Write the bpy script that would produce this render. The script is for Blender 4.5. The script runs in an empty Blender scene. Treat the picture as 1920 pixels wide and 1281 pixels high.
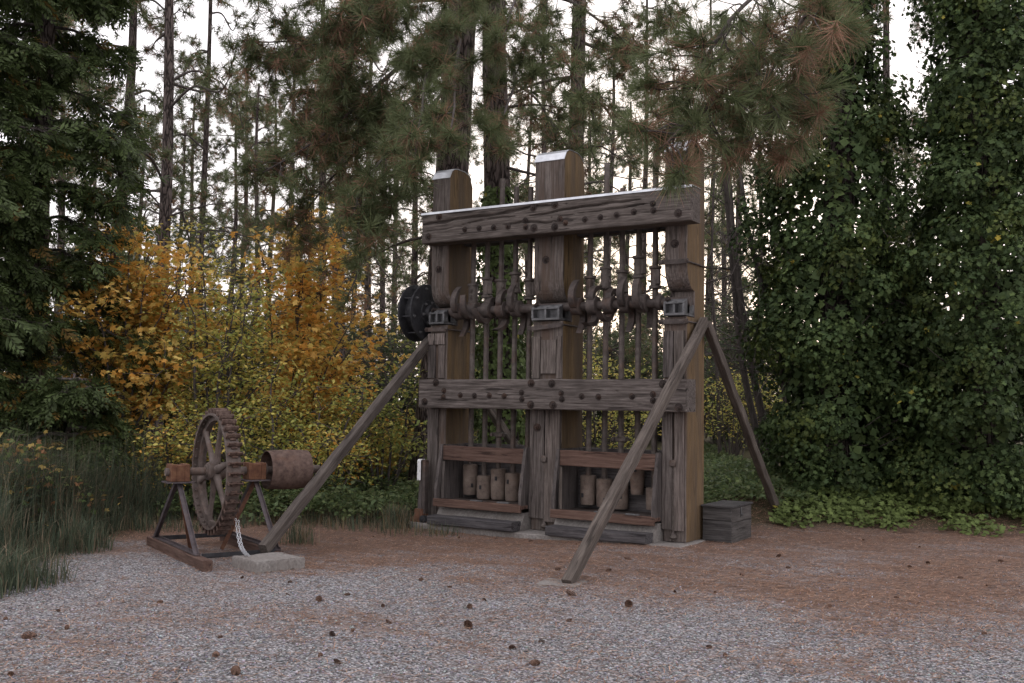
import bpy, math, random
import numpy as np
from mathutils import Matrix, Vector
rng = np.random.default_rng(7); random.seed(7)
sc = bpy.context.scene
col = sc.collection
PI = math.pi

# ------------------------------------------------------------------ camera
W, H = 1920.0, 1281.0
CAM = np.array([9.5737, -12.8387, 1.7607]); YAW, PITCH, ROLL, FPX = 0.561914, 0.061257, 0.014019, 1949.27
DIR = np.array([-math.sin(YAW)*math.cos(PITCH), math.cos(YAW)*math.cos(PITCH), math.sin(PITCH)])
_r = np.array([math.cos(YAW), math.sin(YAW), 0.0]); _u = np.cross(_r, DIR)
RT = _r*math.cos(ROLL) + _u*math.sin(ROLL); UP = -_r*math.sin(ROLL) + _u*math.cos(ROLL)
cd = bpy.data.cameras.new('camera'); cam = bpy.data.objects.new('camera', cd); col.objects.link(cam)
cd.sensor_fit = 'HORIZONTAL'; cd.sensor_width = 36.0; cd.lens = FPX/W*36.0
cd.clip_start = 0.05; cd.clip_end = 3000.0
M = Matrix.Identity(4)
for i in range(3):
    M[i][0] = RT[i]; M[i][1] = UP[i]; M[i][2] = -DIR[i]; M[i][3] = CAM[i]
cam.matrix_world = M
sc.camera = cam
def ray(px, py): return DIR + RT*(px - W/2)/FPX + UP*(H/2 - py)/FPX
def at(px, py, depth): return CAM + ray(px, py)*depth
def on_y(px, py, Y):
    v = ray(px, py); return CAM + v*((Y - CAM[1])/v[1])

# ------------------------------------------------------------------ sky, sun, exposure
sunv = ray(1245, 470); sunv = sunv/np.linalg.norm(sunv)
el = math.asin(sunv[2]); az = math.atan2(sunv[0], sunv[1])
w = bpy.data.worlds.new('World'); sc.world = w; w.use_nodes = True
nt = w.node_tree; nt.nodes.clear()
sky = nt.nodes.new('ShaderNodeTexSky'); sky.sky_type = 'NISHITA'; sky.sun_disc = False
sky.sun_elevation = el; sky.sun_rotation = az; sky.dust_density = 3.0
mx = nt.nodes.new('ShaderNodeMixRGB'); mx.inputs[0].default_value = 0.86
mx.inputs[2].default_value = (13.7, 13.2, 13.8, 1)          # even overcast cloud layer
bg = nt.nodes.new('ShaderNodeBackground'); bg.inputs[1].default_value = 0.1
wo = nt.nodes.new('ShaderNodeOutputWorld')
nt.links.new(sky.outputs[0], mx.inputs[1]); nt.links.new(mx.outputs[0], bg.inputs[0]); nt.links.new(bg.outputs[0], wo.inputs[0])
sl = bpy.data.lights.new('sun', 'SUN'); sl.energy = 0.8; sl.angle = math.radians(14); sl.color = (1, 0.88, 0.74)
so = bpy.data.objects.new('sun', sl); col.objects.link(so)
so.rotation_euler = Vector(sunv.tolist()).to_track_quat('Z', 'Y').to_euler()
sc.view_settings.view_transform = 'Standard'; sc.view_settings.look = 'None'
sc.view_settings.gamma = 1.0; sc.view_settings.exposure = 0.34
sc.cycles.max_bounces = 6; sc.cycles.diffuse_bounces = 3; sc.cycles.glossy_bounces = 2
sc.cycles.transmission_bounces = 3; sc.cycles.use_denoising = True
sc.cycles.use_adaptive_sampling = True; sc.cycles.adaptive_threshold = 0.025
sc.cycles.caustics_reflective = False; sc.cycles.caustics_refractive = False

# ------------------------------------------------------------------ materials
def newmat(name):
    m = bpy.data.materials.new(name); m.use_nodes = True
    t = m.node_tree; t.nodes.clear()
    return m, t
def N(t, kind, **kw):
    n = t.nodes.new(kind)
    for k, v in kw.items():
        if k.startswith('i_'):
            n.inputs[k[2:].replace('_', ' ')].default_value = v
        else: setattr(n, k, v)
    return n
def ramp(t, src, stops):
    r = t.nodes.new('ShaderNodeValToRGB'); e = r.color_ramp.elements
    while len(e) < len(stops): e.new(0.5)
    for k, (p, c) in enumerate(stops):
        e[k].position = p; e[k].color = tuple(c) + (1,) if len(c) == 3 else c
    t.links.new(src, r.inputs[0]); return r.outputs[0]
def mixc(t, f, a, b, mode='MIX'):
    m = t.nodes.new('ShaderNodeMixRGB'); m.blend_type = mode
    for k, v in ((0, f), (1, a), (2, b)):
        if isinstance(v, (int, float)): m.inputs[k].default_value = v
        elif isinstance(v, tuple): m.inputs[k].default_value = v + (1,) if len(v) == 3 else v
        else: t.links.new(v, m.inputs[k])
    return m.outputs[0]
def finish(t, color, rough=0.85, bump=None, bstr=0.4, bdist=0.01, metal=0.0, spec=0.3):
    p = t.nodes.new('ShaderNodeBsdfPrincipled'); o = t.nodes.new('ShaderNodeOutputMaterial')
    if isinstance(color, tuple): p.inputs['Base Color'].default_value = color + (1,)
    else: t.links.new(color, p.inputs['Base Color'])
    if isinstance(rough, (int, float)): p.inputs['Roughness'].default_value = rough
    else: t.links.new(rough, p.inputs['Roughness'])
    p.inputs['Metallic'].default_value = metal; p.inputs['Specular IOR Level'].default_value = spec
    if bump is not None:
        b = t.nodes.new('ShaderNodeBump'); b.inputs['Strength'].default_value = bstr; b.inputs['Distance'].default_value = bdist
        t.links.new(bump, b.inputs['Height']); t.links.new(b.outputs[0], p.inputs['Normal'])
    t.links.new(p.outputs[0], o.inputs[0])
    return p
def coords(t, scale=(1, 1, 1), rnd=True):
    tc = t.nodes.new('ShaderNodeTexCoord'); mp = t.nodes.new('ShaderNodeMapping')
    mp.inputs['Scale'].default_value = scale
    if rnd:
        oi = t.nodes.new('ShaderNodeObjectInfo'); ml = t.nodes.new('ShaderNodeVectorMath'); ml.operation = 'SCALE'
        cmb = t.nodes.new('ShaderNodeCombineXYZ')
        for k in range(3): t.links.new(oi.outputs['Random'], cmb.inputs[k])
        t.links.new(cmb.outputs[0], ml.inputs[0]); ml.inputs['Scale'].default_value = 37.0
        ad = t.nodes.new('ShaderNodeVectorMath'); ad.operation = 'ADD'
        t.links.new(tc.outputs['Object'], ad.inputs[0]); t.links.new(ml.outputs[0], ad.inputs[1])
        t.links.new(ad.outputs[0], mp.inputs['Vector'])
    else: t.links.new(tc.outputs['Object'], mp.inputs['Vector'])
    return mp.outputs[0]
def noise(t, vec, scale, detail=4, rough=0.6, dist=0.0):
    n = N(t, 'ShaderNodeTexNoise'); n.inputs['Scale'].default_value = scale; n.inputs['Detail'].default_value = detail
    n.inputs['Roughness'].default_value = rough; n.inputs['Distortion'].default_value = dist
    t.links.new(vec, n.inputs['Vector']); return n.outputs['Fac']
def wood(name, axis, c_dark, c_mid, c_light, stain=None, stain_amt=0.5):
    m, t = newmat(name)
    L, A = 0.9, 16.0
    s = {'X': (L, A, A), 'Y': (A, L, A), 'Z': (A, A, L)}[axis]
    v = coords(t, s)
    g = noise(t, v, 2.6, 8, 0.7, 0.22)
    c = ramp(t, g, [(0.30, c_dark), (0.47, c_mid), (0.62, c_light), (0.8, c_mid)])
    s2 = tuple(k*0.35 if k > 1 else k*0.6 for k in s)
    v2 = coords(t, s2)
    g2 = noise(t, v2, 2.2, 6, 0.6, 0.3)
    chk = ramp(t, g2, [(0.34, (0.12, 0.11, 0.11)), (0.40, (1, 1, 1))])          # open checks along the grain
    c = mixc(t, 0.85, c, chk, 'MULTIPLY')
    vb = coords(t, (1, 1, 1)); blot = noise(t, vb, 2.3, 5, 0.6)
    c = mixc(t, ramp(t, blot, [(0.35, (0, 0, 0)), (0.7, (0.55, 0.55, 0.55))]), c, tuple(k*0.55 for k in c_mid))
    if stain is not None:
        st = noise(t, v2, 0.9, 4, 0.6)
        c = mixc(t, ramp(t, st, [(0.5 - stain_amt*0.3, (0, 0, 0)), (0.62, (0.85, 0.85, 0.85))]), c, stain)
    oi = t.nodes.new('ShaderNodeObjectInfo'); c = mixc(t, 1.0, c, ramp(t, oi.outputs['Random'], [(0.0, (0.74, 0.75, 0.78)), (0.5, (1.0, 0.98, 0.95)), (1.0, (1.16, 1.12, 1.1))]), 'MULTIPLY')
    h = mixc(t, 0.5, g, chk, 'MULTIPLY')
    finish(t, c, 0.88, h, 0.75, 0.012, spec=0.2)
    return m
GW = ((0.038, 0.032, 0.029), (0.116, 0.098, 0.089), (0.215, 0.186, 0.172))
M_wx = wood('weathered_wood_x', 'X', *GW)
M_wz = wood('weathered_wood_z', 'Z', *GW, stain=(0.10, 0.07, 0.055), stain_amt=0.2)
M_oz = wood('ochre_wood_z', 'Z', (0.06, 0.04, 0.025), (0.165, 0.108, 0.052), (0.215, 0.15, 0.083), stain=(0.085, 0.066, 0.05), stain_amt=0.55)
M_red = wood('reddish_wood_x', 'X', (0.05, 0.031, 0.026), (0.122, 0.075, 0.06), (0.175, 0.118, 0.096))
M_dark = wood('dark_wood_x', 'X', (0.03, 0.028, 0.03), (0.085, 0.078, 0.08), (0.15, 0.14, 0.14))
M_box = wood('dark_box_wood', 'X', (0.028, 0.027, 0.027), (0.075, 0.07, 0.068), (0.125, 0.118, 0.115))
M_boxy = wood('dark_box_wood_y', 'Y', (0.028, 0.027, 0.027), (0.075, 0.07, 0.068), (0.125, 0.118, 0.115))
M_darkz = wood('dark_wood_z', 'Z', (0.03, 0.028, 0.028), (0.085, 0.076, 0.074), (0.14, 0.125, 0.12))
M_beamin = wood('brace_wood_x', 'X', (0.036, 0.031, 0.028), (0.096, 0.081, 0.072), (0.16, 0.137, 0.122))
def iron(name, a, b, c, rough=0.7, metal=0.25, sc_=9.0, rust=(0.17, 0.085, 0.05)):
    m, t = newmat(name)
    v = coords(t); g = noise(t, v, sc_, 7, 0.65); f = noise(t, v, sc_*9, 4, 0.6)
    cc = ramp(t, g, [(0.32, a), (0.52, b), (0.72, c)])
    rp = noise(t, v, 3.1, 6, 0.7, 0.4); cc = mixc(t, ramp(t, rp, [(0.52, (0, 0, 0)), (0.68, (0.36, 0.36, 0.36))]), cc, rust) if rust else cc
    cc = mixc(t, 0.35, cc, ramp(t, f, [(0.3, (0.4, 0.4, 0.4)), (0.7, (1, 1, 1))]), 'MULTIPLY')
    finish(t, cc, rough, f, 0.3, 0.004, metal, 0.35)
    return m
M_iron = iron('brown_iron', (0.048, 0.039, 0.036), (0.092, 0.075, 0.068), (0.145, 0.118, 0.106))
M_bolt = iron('bolt_iron', (0.024, 0.018, 0.016), (0.046, 0.034, 0.03), (0.08, 0.058, 0.05))
M_stem = iron('stem_iron', (0.075, 0.06, 0.053), (0.125, 0.104, 0.092), (0.185, 0.156, 0.138), 0.65, 0.2)
M_head = iron('stamp_head_iron', (0.13, 0.098, 0.08), (0.2, 0.155, 0.128), (0.26, 0.205, 0.17), 0.8, 0.05)
M_black = iron('black_iron', (0.022, 0.022, 0.025), (0.042, 0.042, 0.046), (0.07, 0.068, 0.07), 0.55, 0.4, 9.0, None)
M_bear = iron('grey_iron', (0.07, 0.07, 0.072), (0.13, 0.129, 0.132), (0.21, 0.208, 0.212), 0.55, 0.4, 9.0, None)
M_rust = iron('rusty_iron', (0.09, 0.042, 0.028), (0.16, 0.078, 0.05), (0.23, 0.12, 0.075), 0.85, 0.1)
M_orust = iron('orange_rust', (0.085, 0.035, 0.02), (0.15, 0.068, 0.038), (0.22, 0.125, 0.065), 0.85, 0.05, 14)
M_wheel = iron('wheel_iron', (0.075, 0.058, 0.05), (0.135, 0.105, 0.092), (0.19, 0.155, 0.14), 0.75, 0.1)
M_bucket = iron('bucket_rust', (0.06, 0.036, 0.03), (0.12, 0.078, 0.063), (0.18, 0.125, 0.1), 0.8, 0.1, 14)
M_leg = iron('purple_iron', (0.05, 0.042, 0.045), (0.085, 0.07, 0.075), (0.13, 0.105, 0.105), 0.6, 0.2)
m, t = newmat('galvanised_sheet'); v = coords(t)
finish(t, ramp(t, noise(t, v, 6, 4), [(0.3, (0.5, 0.51, 0.54)), (0.7, (0.75, 0.77, 0.8))]), 0.38, noise(t, v, 14, 3), 0.25, 0.01, 0.85)
M_zinc = m
m, t = newmat('chain_steel'); finish(t, (0.72, 0.73, 0.76), 0.3, metal=0.8); M_chain = m
m, t = newmat('white_tag'); v = coords(t, (1, 1, 1), False)
vs = coords(t, (60, 60, 9), False)
finish(t, mixc(t, ramp(t, noise(t, vs, 1.6, 3), [(0.60, (0, 0, 0)), (0.63, (0.75, 0.75, 0.75))]), (0.7, 0.69, 0.7), (0.06, 0.06, 0.07)), 0.6); M_tag = m
m, t = newmat('concrete'); v = coords(t)
g = noise(t, v, 30, 8, 0.7); g2 = noise(t, v, 3, 4)
c = ramp(t, g, [(0.3, (0.13, 0.12, 0.11)), (0.6, (0.27, 0.25, 0.235)), (0.75, (0.36, 0.34, 0.32))])
c = mixc(t, ramp(t, g2, [(0.4, (0, 0, 0)), (0.7, (0.5, 0.5, 0.5))]), c, (0.15, 0.125, 0.11))
finish(t, c, 0.95, g, 0.7, 0.012); M_conc = m
m, t = newmat('pine_bark'); v = coords(t, (5, 5, 1.1))
vo = N(t, 'ShaderNodeTexVoronoi', feature='DISTANCE_TO_EDGE'); vo.inputs['Scale'].default_value = 2.2
nv = t.nodes.new('ShaderNodeVectorMath'); nv.operation = 'ADD'
nn = N(t, 'ShaderNodeTexNoise'); nn.inputs['Scale'].default_value = 1.7; nn.inputs['Detail'].default_value = 5
t.links.new(v, nn.inputs['Vector']); t.links.new(v, nv.inputs[0]); t.links.new(nn.outputs['Color'], nv.inputs[1])
t.links.new(nv.outputs[0], vo.inputs['Vector'])
n2 = noise(t, v, 7, 6, 0.7)
plate = ramp(t, vo.outputs['Distance'], [(0.0, (0.15, 0.15, 0.15)), (0.16, (1, 1, 1))])
c = mixc(t, 1.0, ramp(t, n2, [(0.3, (0.07, 0.056, 0.052)), (0.7, (0.19, 0.152, 0.138))]), plate, 'MULTIPLY')
finish(t, c, 0.95, mixc(t, 0.5, plate, n2, 'MULTIPLY'), 0.9, 0.04, spec=0.1); M_bark = m
m, t = newmat('thin_bark'); v = coords(t, (6, 6, 1.5)); n2 = noise(t, v, 4, 6, 0.7)
finish(t, ramp(t, n2, [(0.3, (0.05, 0.043, 0.04)), (0.7, (0.14, 0.12, 0.112))]), 0.95, n2, 0.6, 0.01, spec=0.1); M_twig = m
def leafmat(name, trans=0.3, rough=0.55, spec=0.25):
    m, t = newmat(name)
    a = N(t, 'ShaderNodeAttribute', attribute_name='tint')
    p = t.nodes.new('ShaderNodeBsdfPrincipled'); tr = t.nodes.new('ShaderNodeBsdfTranslucent')
    mxs = t.nodes.new('ShaderNodeMixShader'); mxs.inputs[0].default_value = trans
    o = t.nodes.new('ShaderNodeOutputMaterial')
    p.inputs['Roughness'].default_value = rough; p.inputs['Specular IOR Level'].default_value = spec
    t.links.new(a.outputs['Color'], p.inputs['Base Color']); t.links.new(a.outputs['Color'], tr.inputs['Color'])
    t.links.new(p.outputs[0], mxs.inputs[1]); t.links.new(tr.outputs[0], mxs.inputs[2]); t.links.new(mxs.outputs[0], o.inputs[0])
    return m
M_leaf = leafmat('leaves', 0.42); M_needle = leafmat('needles', 0.3, 0.55); M_ivy = leafmat('ivy_leaves', 0.2, 0.6, 0.15)
M_grass = leafmat('grass_blades', 0.25, 0.7, 0.1); M_tint = leafmat('litter', 0.05, 0.85, 0.1)

# ------------------------------------------------------------------ object helpers
def link(o, parent=None):
    col.objects.link(o)
    if parent is not None: o.parent = parent
    return o
def tag(o, label=None, cat=None, group=None, kind=None):
    if label: o['label'] = label
    if cat: o['category'] = cat
    if group: o['group'] = group
    if kind: o['kind'] = kind
    return o
def empty(name, loc=(0, 0, 0), rz=0.0):
    o = bpy.data.objects.new(name, None); o.empty_display_size = 0.2
    o.location = tuple(map(float, loc)); o.rotation_euler = (0, 0, rz); return link(o)
class MB:
    def __init__(s): s.v = []; s.f = []; s.mi = []
    def add(s, v, f, mi=0):
        b = len(s.v); s.v += [tuple(map(float, q)) for q in v]; s.f += [tuple(b + k for k in q) for q in f]; s.mi += [mi]*len(f); return s
    def box(s, a, b, ch=0.004, mi=0):
        """chamfered box between corners a and b"""
        a = np.minimum(a, b).astype(float) if not isinstance(a, tuple) else np.minimum(np.array(a, float), np.array(b, float)); b_ = np.maximum(np.array(a), np.array(b, float))
        ch = min(ch, 0.45*float((b_ - a).min()))
        vs = []; idx = {}
        for sx in (0, 1):
            for sy in (0, 1):
                for sz in (0, 1):
                    c = [(a, b_)[q][k] for k, q in enumerate((sx, sy, sz))]
                    inn = [(1 if q == 0 else -1)*ch for q in (sx, sy, sz)]
                    for ax in range(3):
                        q = list(c)
                        for k in range(3):
                            if k != ax: q[k] += inn[k]
                        idx[(sx, sy, sz, ax)] = len(vs); vs.append(q)
        I = idx; fs = []
        for ax in range(3):
            o = [k for k in range(3) if k != ax]
            for sd in (0, 1):
                q = []
                for p_ in ((0, 0), (1, 0), (1, 1), (0, 1)):
                    k = [0, 0, 0]; k[ax] = sd; k[o[0]] = p_[0]; k[o[1]] = p_[1]; q.append(I[tuple(k) + (ax,)])
                fs.append(q)
            for p_ in ((0, 0), (1, 0), (1, 1), (0, 1)):       # bevel strips along axis ax
                k0 = [0, 0, 0]; k0[o[0]] = p_[0]; k0[o[1]] = p_[1]; k1 = list(k0); k1[ax] = 1
                fs.append([I[tuple(k0) + (o[0],)], I[tuple(k1) + (o[0],)], I[tuple(k1) + (o[1],)], I[tuple(k0) + (o[1],)]])
        for sx in (0, 1):
            for sy in (0, 1):
                for sz in (0, 1): fs.append([I[(sx, sy, sz, k)] for k in range(3)])
        return s.add(vs, fs, mi)
    def cyl(s, p0, p1, r0, r1=None, n=16, cap=True, mi=0):
        r1 = r0 if r1 is None else r1
        return s.lathe(p0, p1, [(0, r0), (1, r1)], n, cap, mi)
    def lathe(s, p0, p1, prof, n=16, cap=True, mi=0):
        """profile of (fraction along axis, radius) turned about p0-p1"""
        p0 = np.array(p0, float); p1 = np.array(p1, float); d = p1 - p0; L = np.linalg.norm(d); d = d/L
        a = np.cross(d, (0, 0, 1.0)) if abs(d[2]) < 0.9 else np.cross(d, (1.0, 0, 0)); a /= np.linalg.norm(a); b = np.cross(d, a)
        vs = []; fs = []
        for (u, r) in prof:
            for k in range(n):
                an = 2*PI*k/n; vs.append(p0 + d*L*u + (a*math.cos(an) + b*math.sin(an))*r)
        for j in range(len(prof) - 1):
            for k in range(n): fs.append((j*n + k, j*n + (k + 1) % n, (j + 1)*n + (k + 1) % n, (j + 1)*n + k))
        if cap:
            fs.append(tuple(range(n - 1, -1, -1))); fs.append(tuple((len(prof) - 1)*n + k for k in range(n)))
        return s.add(vs, fs, mi)
    def prism(s, poly, axis, a, b, mi=0):
        """2-D polygon (in the two other axes, in order) extruded along axis from a to b"""
        o = [k for k in range(3) if k != axis]; n = len(poly); vs = []
        for h in (a, b):
            for q in poly:
                c = [0, 0, 0]; c[axis] = h; c[o[0]] = q[0]; c[o[1]] = q[1]; vs.append(c)
        fs = [tuple(range(n)), tuple(range(2*n - 1, n - 1, -1))] + [(k, (k + 1) % n, n + (k + 1) % n, n + k) for k in range(n)]
        return s.add(vs, fs, mi)
    def build(s, name, mat, parent=None, smooth=None, loc=None):
        me = bpy.data.meshes.new(name); me.from_pydata(s.v, [], s.f)
        for mm in (mat if isinstance(mat, (list, tuple)) else [mat]): me.materials.append(mm)
        if len(me.materials) > 1: me.polygons.foreach_set('material_index', s.mi)
        import bmesh
        bm = bmesh.new(); bm.from_mesh(me); bmesh.ops.recalc_face_normals(bm, faces=bm.faces); bm.to_mesh(me); bm.free()
        if smooth:
            me.polygons.foreach_set('use_smooth', [True]*len(me.polygons))
            me.set_sharp_from_angle(angle=math.radians(smooth))
        o = bpy.data.objects.new(name, me)
        if loc is not None: o.location = tuple(map(float, loc))
        return link(o, parent)
def copy_of(src, parent, loc=None, rot=None, scale=None):
    o = src.copy(); link(o); o.parent = parent
    if loc is not None: o.location = tuple(map(float, loc))
    if rot is not None: o.rotation_euler = rot
    if scale is not None: o.scale = scale
    return o
def timber(L, wy, wz, n=24, jit=0.004, ch=0.012, seed=0):
    """rough-sawn timber along +X, centred in Y and Z, with uneven worn edges"""
    R = np.random.default_rng(seed); hy, hz = wy/2, wz/2
    prof = [(-hy + ch, -hz), (hy - ch, -hz), (hy, -hz + ch), (hy, hz - ch), (hy - ch, hz), (-hy + ch, hz), (-hy, hz - ch), (-hy, -hz + ch)]
    mb = MB(); vs = []; fs = []
    dr = np.cumsum(R.normal(0, jit*0.35, (n + 1, 2)), 0); dr -= np.linspace(0, 1, n + 1)[:, None]*dr[-1]
    wob = R.normal(0, jit, (n + 1, 8)); wob = (wob + np.roll(wob, 1, 0))/2
    for k in range(n + 1):
        for j, (y, z) in enumerate(prof):
            s_ = 1 - abs(wob[k, j])/max(hy, hz)*1.2
            vs.append((L*k/n, y*s_ + dr[k, 0], z*s_ + dr[k, 1]))
    for k in range(n):
        for j in range(8): fs.append((k*8 + j, k*8 + (j + 1) % 8, (k + 1)*8 + (j + 1) % 8, (k + 1)*8 + j))
    fs.append(tuple(range(7, -1, -1))); fs.append(tuple(n*8 + j for j in range(8)))
    return mb.add(vs, fs)
def aim(o, p0, p1, roll=0.0):
    """place an object built along +X from p0 towards p1"""
    d = Vector((np.array(p1) - np.array(p0)).tolist()).normalized()
    q = d.to_track_quat('X', 'Z'); o.rotation_mode = 'QUATERNION'
    from mathutils import Quaternion
    o.rotation_quaternion = q @ Quaternion((1, 0, 0), roll); o.location = tuple(map(float, p0)); return o

# numpy mesh tools for foliage
def np_mesh(name, parts, mats, parent=None, smooth=False, loc=None):
    """parts: list of (V (n,3), F (m,k), C (n,3) or None, material index)"""
    me = bpy.data.meshes.new(name)
    nv = sum(len(p_[0]) for p_ in parts); V = np.concatenate([p_[0] for p_ in parts]).astype(np.float32)
    C = np.concatenate([(p_[2] if p_[2] is not None else np.full((len(p_[0]), 3), 0.1)) for p_ in parts]).astype(np.float32)
    loops = []; starts = []; mi = []; b = 0; ls = 0
    for p_ in parts:
        F = np.asarray(p_[1], dtype=np.int64); k = F.shape[1]
        loops.append((F + b).ravel()); starts.append(ls + np.arange(len(F))*k); mi.append(np.full(len(F), p_[3]))
        b += len(p_[0]); ls += F.size
    loops = np.concatenate(loops).astype(np.int32); starts = np.concatenate(starts).astype(np.int32); mi = np.concatenate(mi).astype(np.int32)
    me.vertices.add(nv); me.vertices.foreach_set('co', V.ravel())
    me.loops.add(len(loops)); me.loops.foreach_set('vertex_index', loops)
    me.polygons.add(len(starts)); me.polygons.foreach_set('loop_start', starts)
    for mm in mats: me.materials.append(mm)
    me.polygons.foreach_set('material_index', mi)
    at_ = me.attributes.new('tint', 'FLOAT_COLOR', 'POINT')
    at_.data.foreach_set('color', np.concatenate([C, np.ones((nv, 1), np.float32)], 1).ravel())
    me.update(calc_edges=True)
    if smooth: me.polygons.foreach_set('use_smooth', [True]*len(me.polygons))
    o = bpy.data.objects.new(name, me)
    if loc is not None: o.location = tuple(map(float, loc))
    return link(o, parent)
def unit(a): return a/np.maximum(np.linalg.norm(a, axis=-1, keepdims=True), 1e-9)
def frames(d, roll=None):
    """(N,3,3) frames whose columns are x=d, y, z"""
    d = unit(np.asarray(d, float)); n = len(d)
    ref = np.where(np.abs(d[:, 2:3]) < 0.95, np.array([[0, 0, 1.0]]), np.array([[1.0, 0, 0]]))
    y = unit(np.cross(ref, d)); z = np.cross(d, y)
    if roll is None: roll = rng.uniform(0, 2*PI, n)
    c, s = np.cos(roll)[:, None], np.sin(roll)[:, None]
    return np.stack([d, y*c + z*s, -y*s + z*c], axis=2)
def scatter(tv, tf, tc, pos, fr, scl, cm, mi=0):
    tv = np.asarray(tv, float); tf = np.asarray(tf); n = len(pos); k = len(tv)
    V = np.einsum('nij,kj->nki', fr, tv)*np.asarray(scl).reshape(-1, 1, 1) + np.asarray(pos)[:, None, :]
    F = (tf[None] + (np.arange(n)*k)[:, None, None]).reshape(-1, tf.shape[1])
    C = np.asarray(tc, float).reshape(1, -1, 3)*np.ones((1, k, 1))*np.asarray(cm, float).reshape(n, 1, 3)
    return V.reshape(-1, 3), F, C.reshape(-1, 3), mi
def tube(P, R, n=6, c=(0.08, 0.07, 0.065), mi=0):
    P = np.asarray(P, float); R = np.asarray(R, float); m_ = len(P)
    T = np.gradient(P, axis=0); T = unit(T)
    ref = np.array([0.31, 0.17, 0.93]) if abs(T[0, 2]) < 0.9 else np.array([1.0, 0.1, 0])
    a = unit(np.cross(T, ref)); b = np.cross(T, a)
    an = np.arange(n)*2*PI/n
    V = P[:, None] + R[:, None, None]*(a[:, None]*np.cos(an)[None, :, None] + b[:, None]*np.sin(an)[None, :, None])
    k = np.arange(m_ - 1)[:, None]*n; j = np.arange(n)[None]; jn = (j + 1) % n
    F = np.stack([k + j, k + jn, k + n + jn, k + n + j], 2).reshape(-1, 4)
    return V.reshape(-1, 3), F, np.tile(np.array(c), (m_*n, 1)), mi
def curve(pts, n):
    """smooth polyline through control points (Catmull-Rom)"""
    P = np.asarray(pts, float); P = np.concatenate([[2*P[0] - P[1]], P, [2*P[-1] - P[-2]]]); out = []
    segs = len(P) - 3; u = np.linspace(0, segs, n)
    for q in u:
        k = min(int(q), segs - 1); t_ = q - k; a, b, c, d = P[k:k + 4]
        out.append(0.5*((2*b) + (c - a)*t_ + (2*a - 5*b + 4*c - d)*t_**2 + (3*b - a - 3*c + d)*t_**3))
    return np.array(out)
def vnoise(x, y, s=1.0, seed=0):
    x = np.asarray(x, float)*s; y = np.asarray(y, float)*s
    xi = np.floor(x).astype(np.int64); yi = np.floor(y).astype(np.int64); fx = x - xi; fy = y - yi
    def h(a, b):
        q = (a*374761393 + b*668265263 + seed*144269) & 0x7fffffff
        q = ((q ^ (q >> 13))*1274126177) & 0x7fffffff
        return ((q ^ (q >> 16)) & 0xffff)/65535.0
    fx = fx*fx*(3 - 2*fx); fy = fy*fy*(3 - 2*fy)
    return (h(xi, yi)*(1 - fx) + h(xi + 1, yi)*fx)*(1 - fy) + (h(xi, yi + 1)*(1 - fx) + h(xi + 1, yi + 1)*fx)*fy
def sstep(a, b, x):
    q = np.clip((np.asarray(x, float) - a)/(b - a), 0, 1); return q*q*(3 - 2*q)

# ------------------------------------------------------------------ ground
DXY = DIR[:2]/np.linalg.norm(DIR[:2]); RXY = RT[:2]/np.linalg.norm(RT[:2])
def depth_side(x, y):
    dx = np.asarray(x, float) - CAM[0]; dy = np.asarray(y, float) - CAM[1]
    return dx*DXY[0] + dy*DXY[1], dx*RXY[0] + dy*RXY[1]
def mound_s(x, y): return (np.asarray(x) - 4.3)*(-0.468) + (np.asarray(y) - 1.9)*0.883
def mound_t(x, y): return (np.asarray(x) - 4.3)*0.883 + (np.asarray(y) - 1.9)*0.468
def gz(x, y):
    x = np.asarray(x, float); y = np.asarray(y, float); d, s = depth_side(x, y)
    z = -0.09 + 0.06*sstep(1.5, 4.0, x)
    z = z + 0.55*sstep(18, 28, d) + 0.5*sstep(0.0, 3.2, mound_s(x, y))*sstep(-1.4, 0.6, mound_t(x, y))*(1 - sstep(18, 28, d)*0.6)
    z = z + 0.03*(vnoise(x, y, 0.5, 3) - 0.5) + 0.012*(vnoise(x, y, 2.1, 4) - 0.5)
    return z + 0.5*sstep(40, 90, d)
def gpt(px, py):
    """the point of the ground seen at a pixel"""
    v = ray(px, py); t_ = 3.0
    for k in range(4000):
        q = CAM + v*t_
        if q[2] <= gz(q[0], q[1]): return q
        t_ += 0.02
    return q
def gstand(px, depth):
    q = at(px, 800, depth); q[2] = float(gz(q[0], q[1])); return q
u = np.linspace(-1, 1, 230); sp = np.sinh(u*5.2)/math.sinh(5.2)*700
gx = 2.0 + sp; gy = 0.0 + sp
X, Y = np.meshgrid(gx, gy, indexing='ij'); Z = gz(X, Y)
V = np.stack([X, Y, Z], 2).reshape(-1, 3); n_ = len(u)
i_, j_ = np.meshgrid(np.arange(n_ - 1), np.arange(n_ - 1), indexing='ij'); b_ = (i_*n_ + j_).ravel()
F = np.stack([b_, b_ + n_, b_ + n_ + 1, b_ + 1], 1)
def litter(x, y):
    d, s = depth_side(x, y)
    base = 0.20 + 0.46*sstep(8.6, 12.5, d + 0.5*s) + 0.2*sstep(13, 15, d)
    return np.clip(base + 0.35*(vnoise(x, y, 0.8, 11) - 0.5) + 0.2*(vnoise(x, y, 2.3, 12) - 0.5), 0, 1)
def green(x, y):
    d, s = depth_side(x, y)
    g_ = sstep(15.2, 17.0, d)*(1 - 0.9*sstep(1.5, 3.5, s)) + sstep(0.1, 1.0, mound_s(x, y))*sstep(-1.4, 0, mound_t(x, y)) + sstep(18.5, 20, d)
    g_ = g_ + sstep(0.0, 0.6, -(s + 4.9 + 0.03*(d - 12)))*sstep(8.6, 9.6, d)
    return np.clip(g_, 0, 1)
C = np.stack([litter(V[:, 0], V[:, 1]), green(V[:, 0], V[:, 1]), np.zeros(len(V))], 1)
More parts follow.
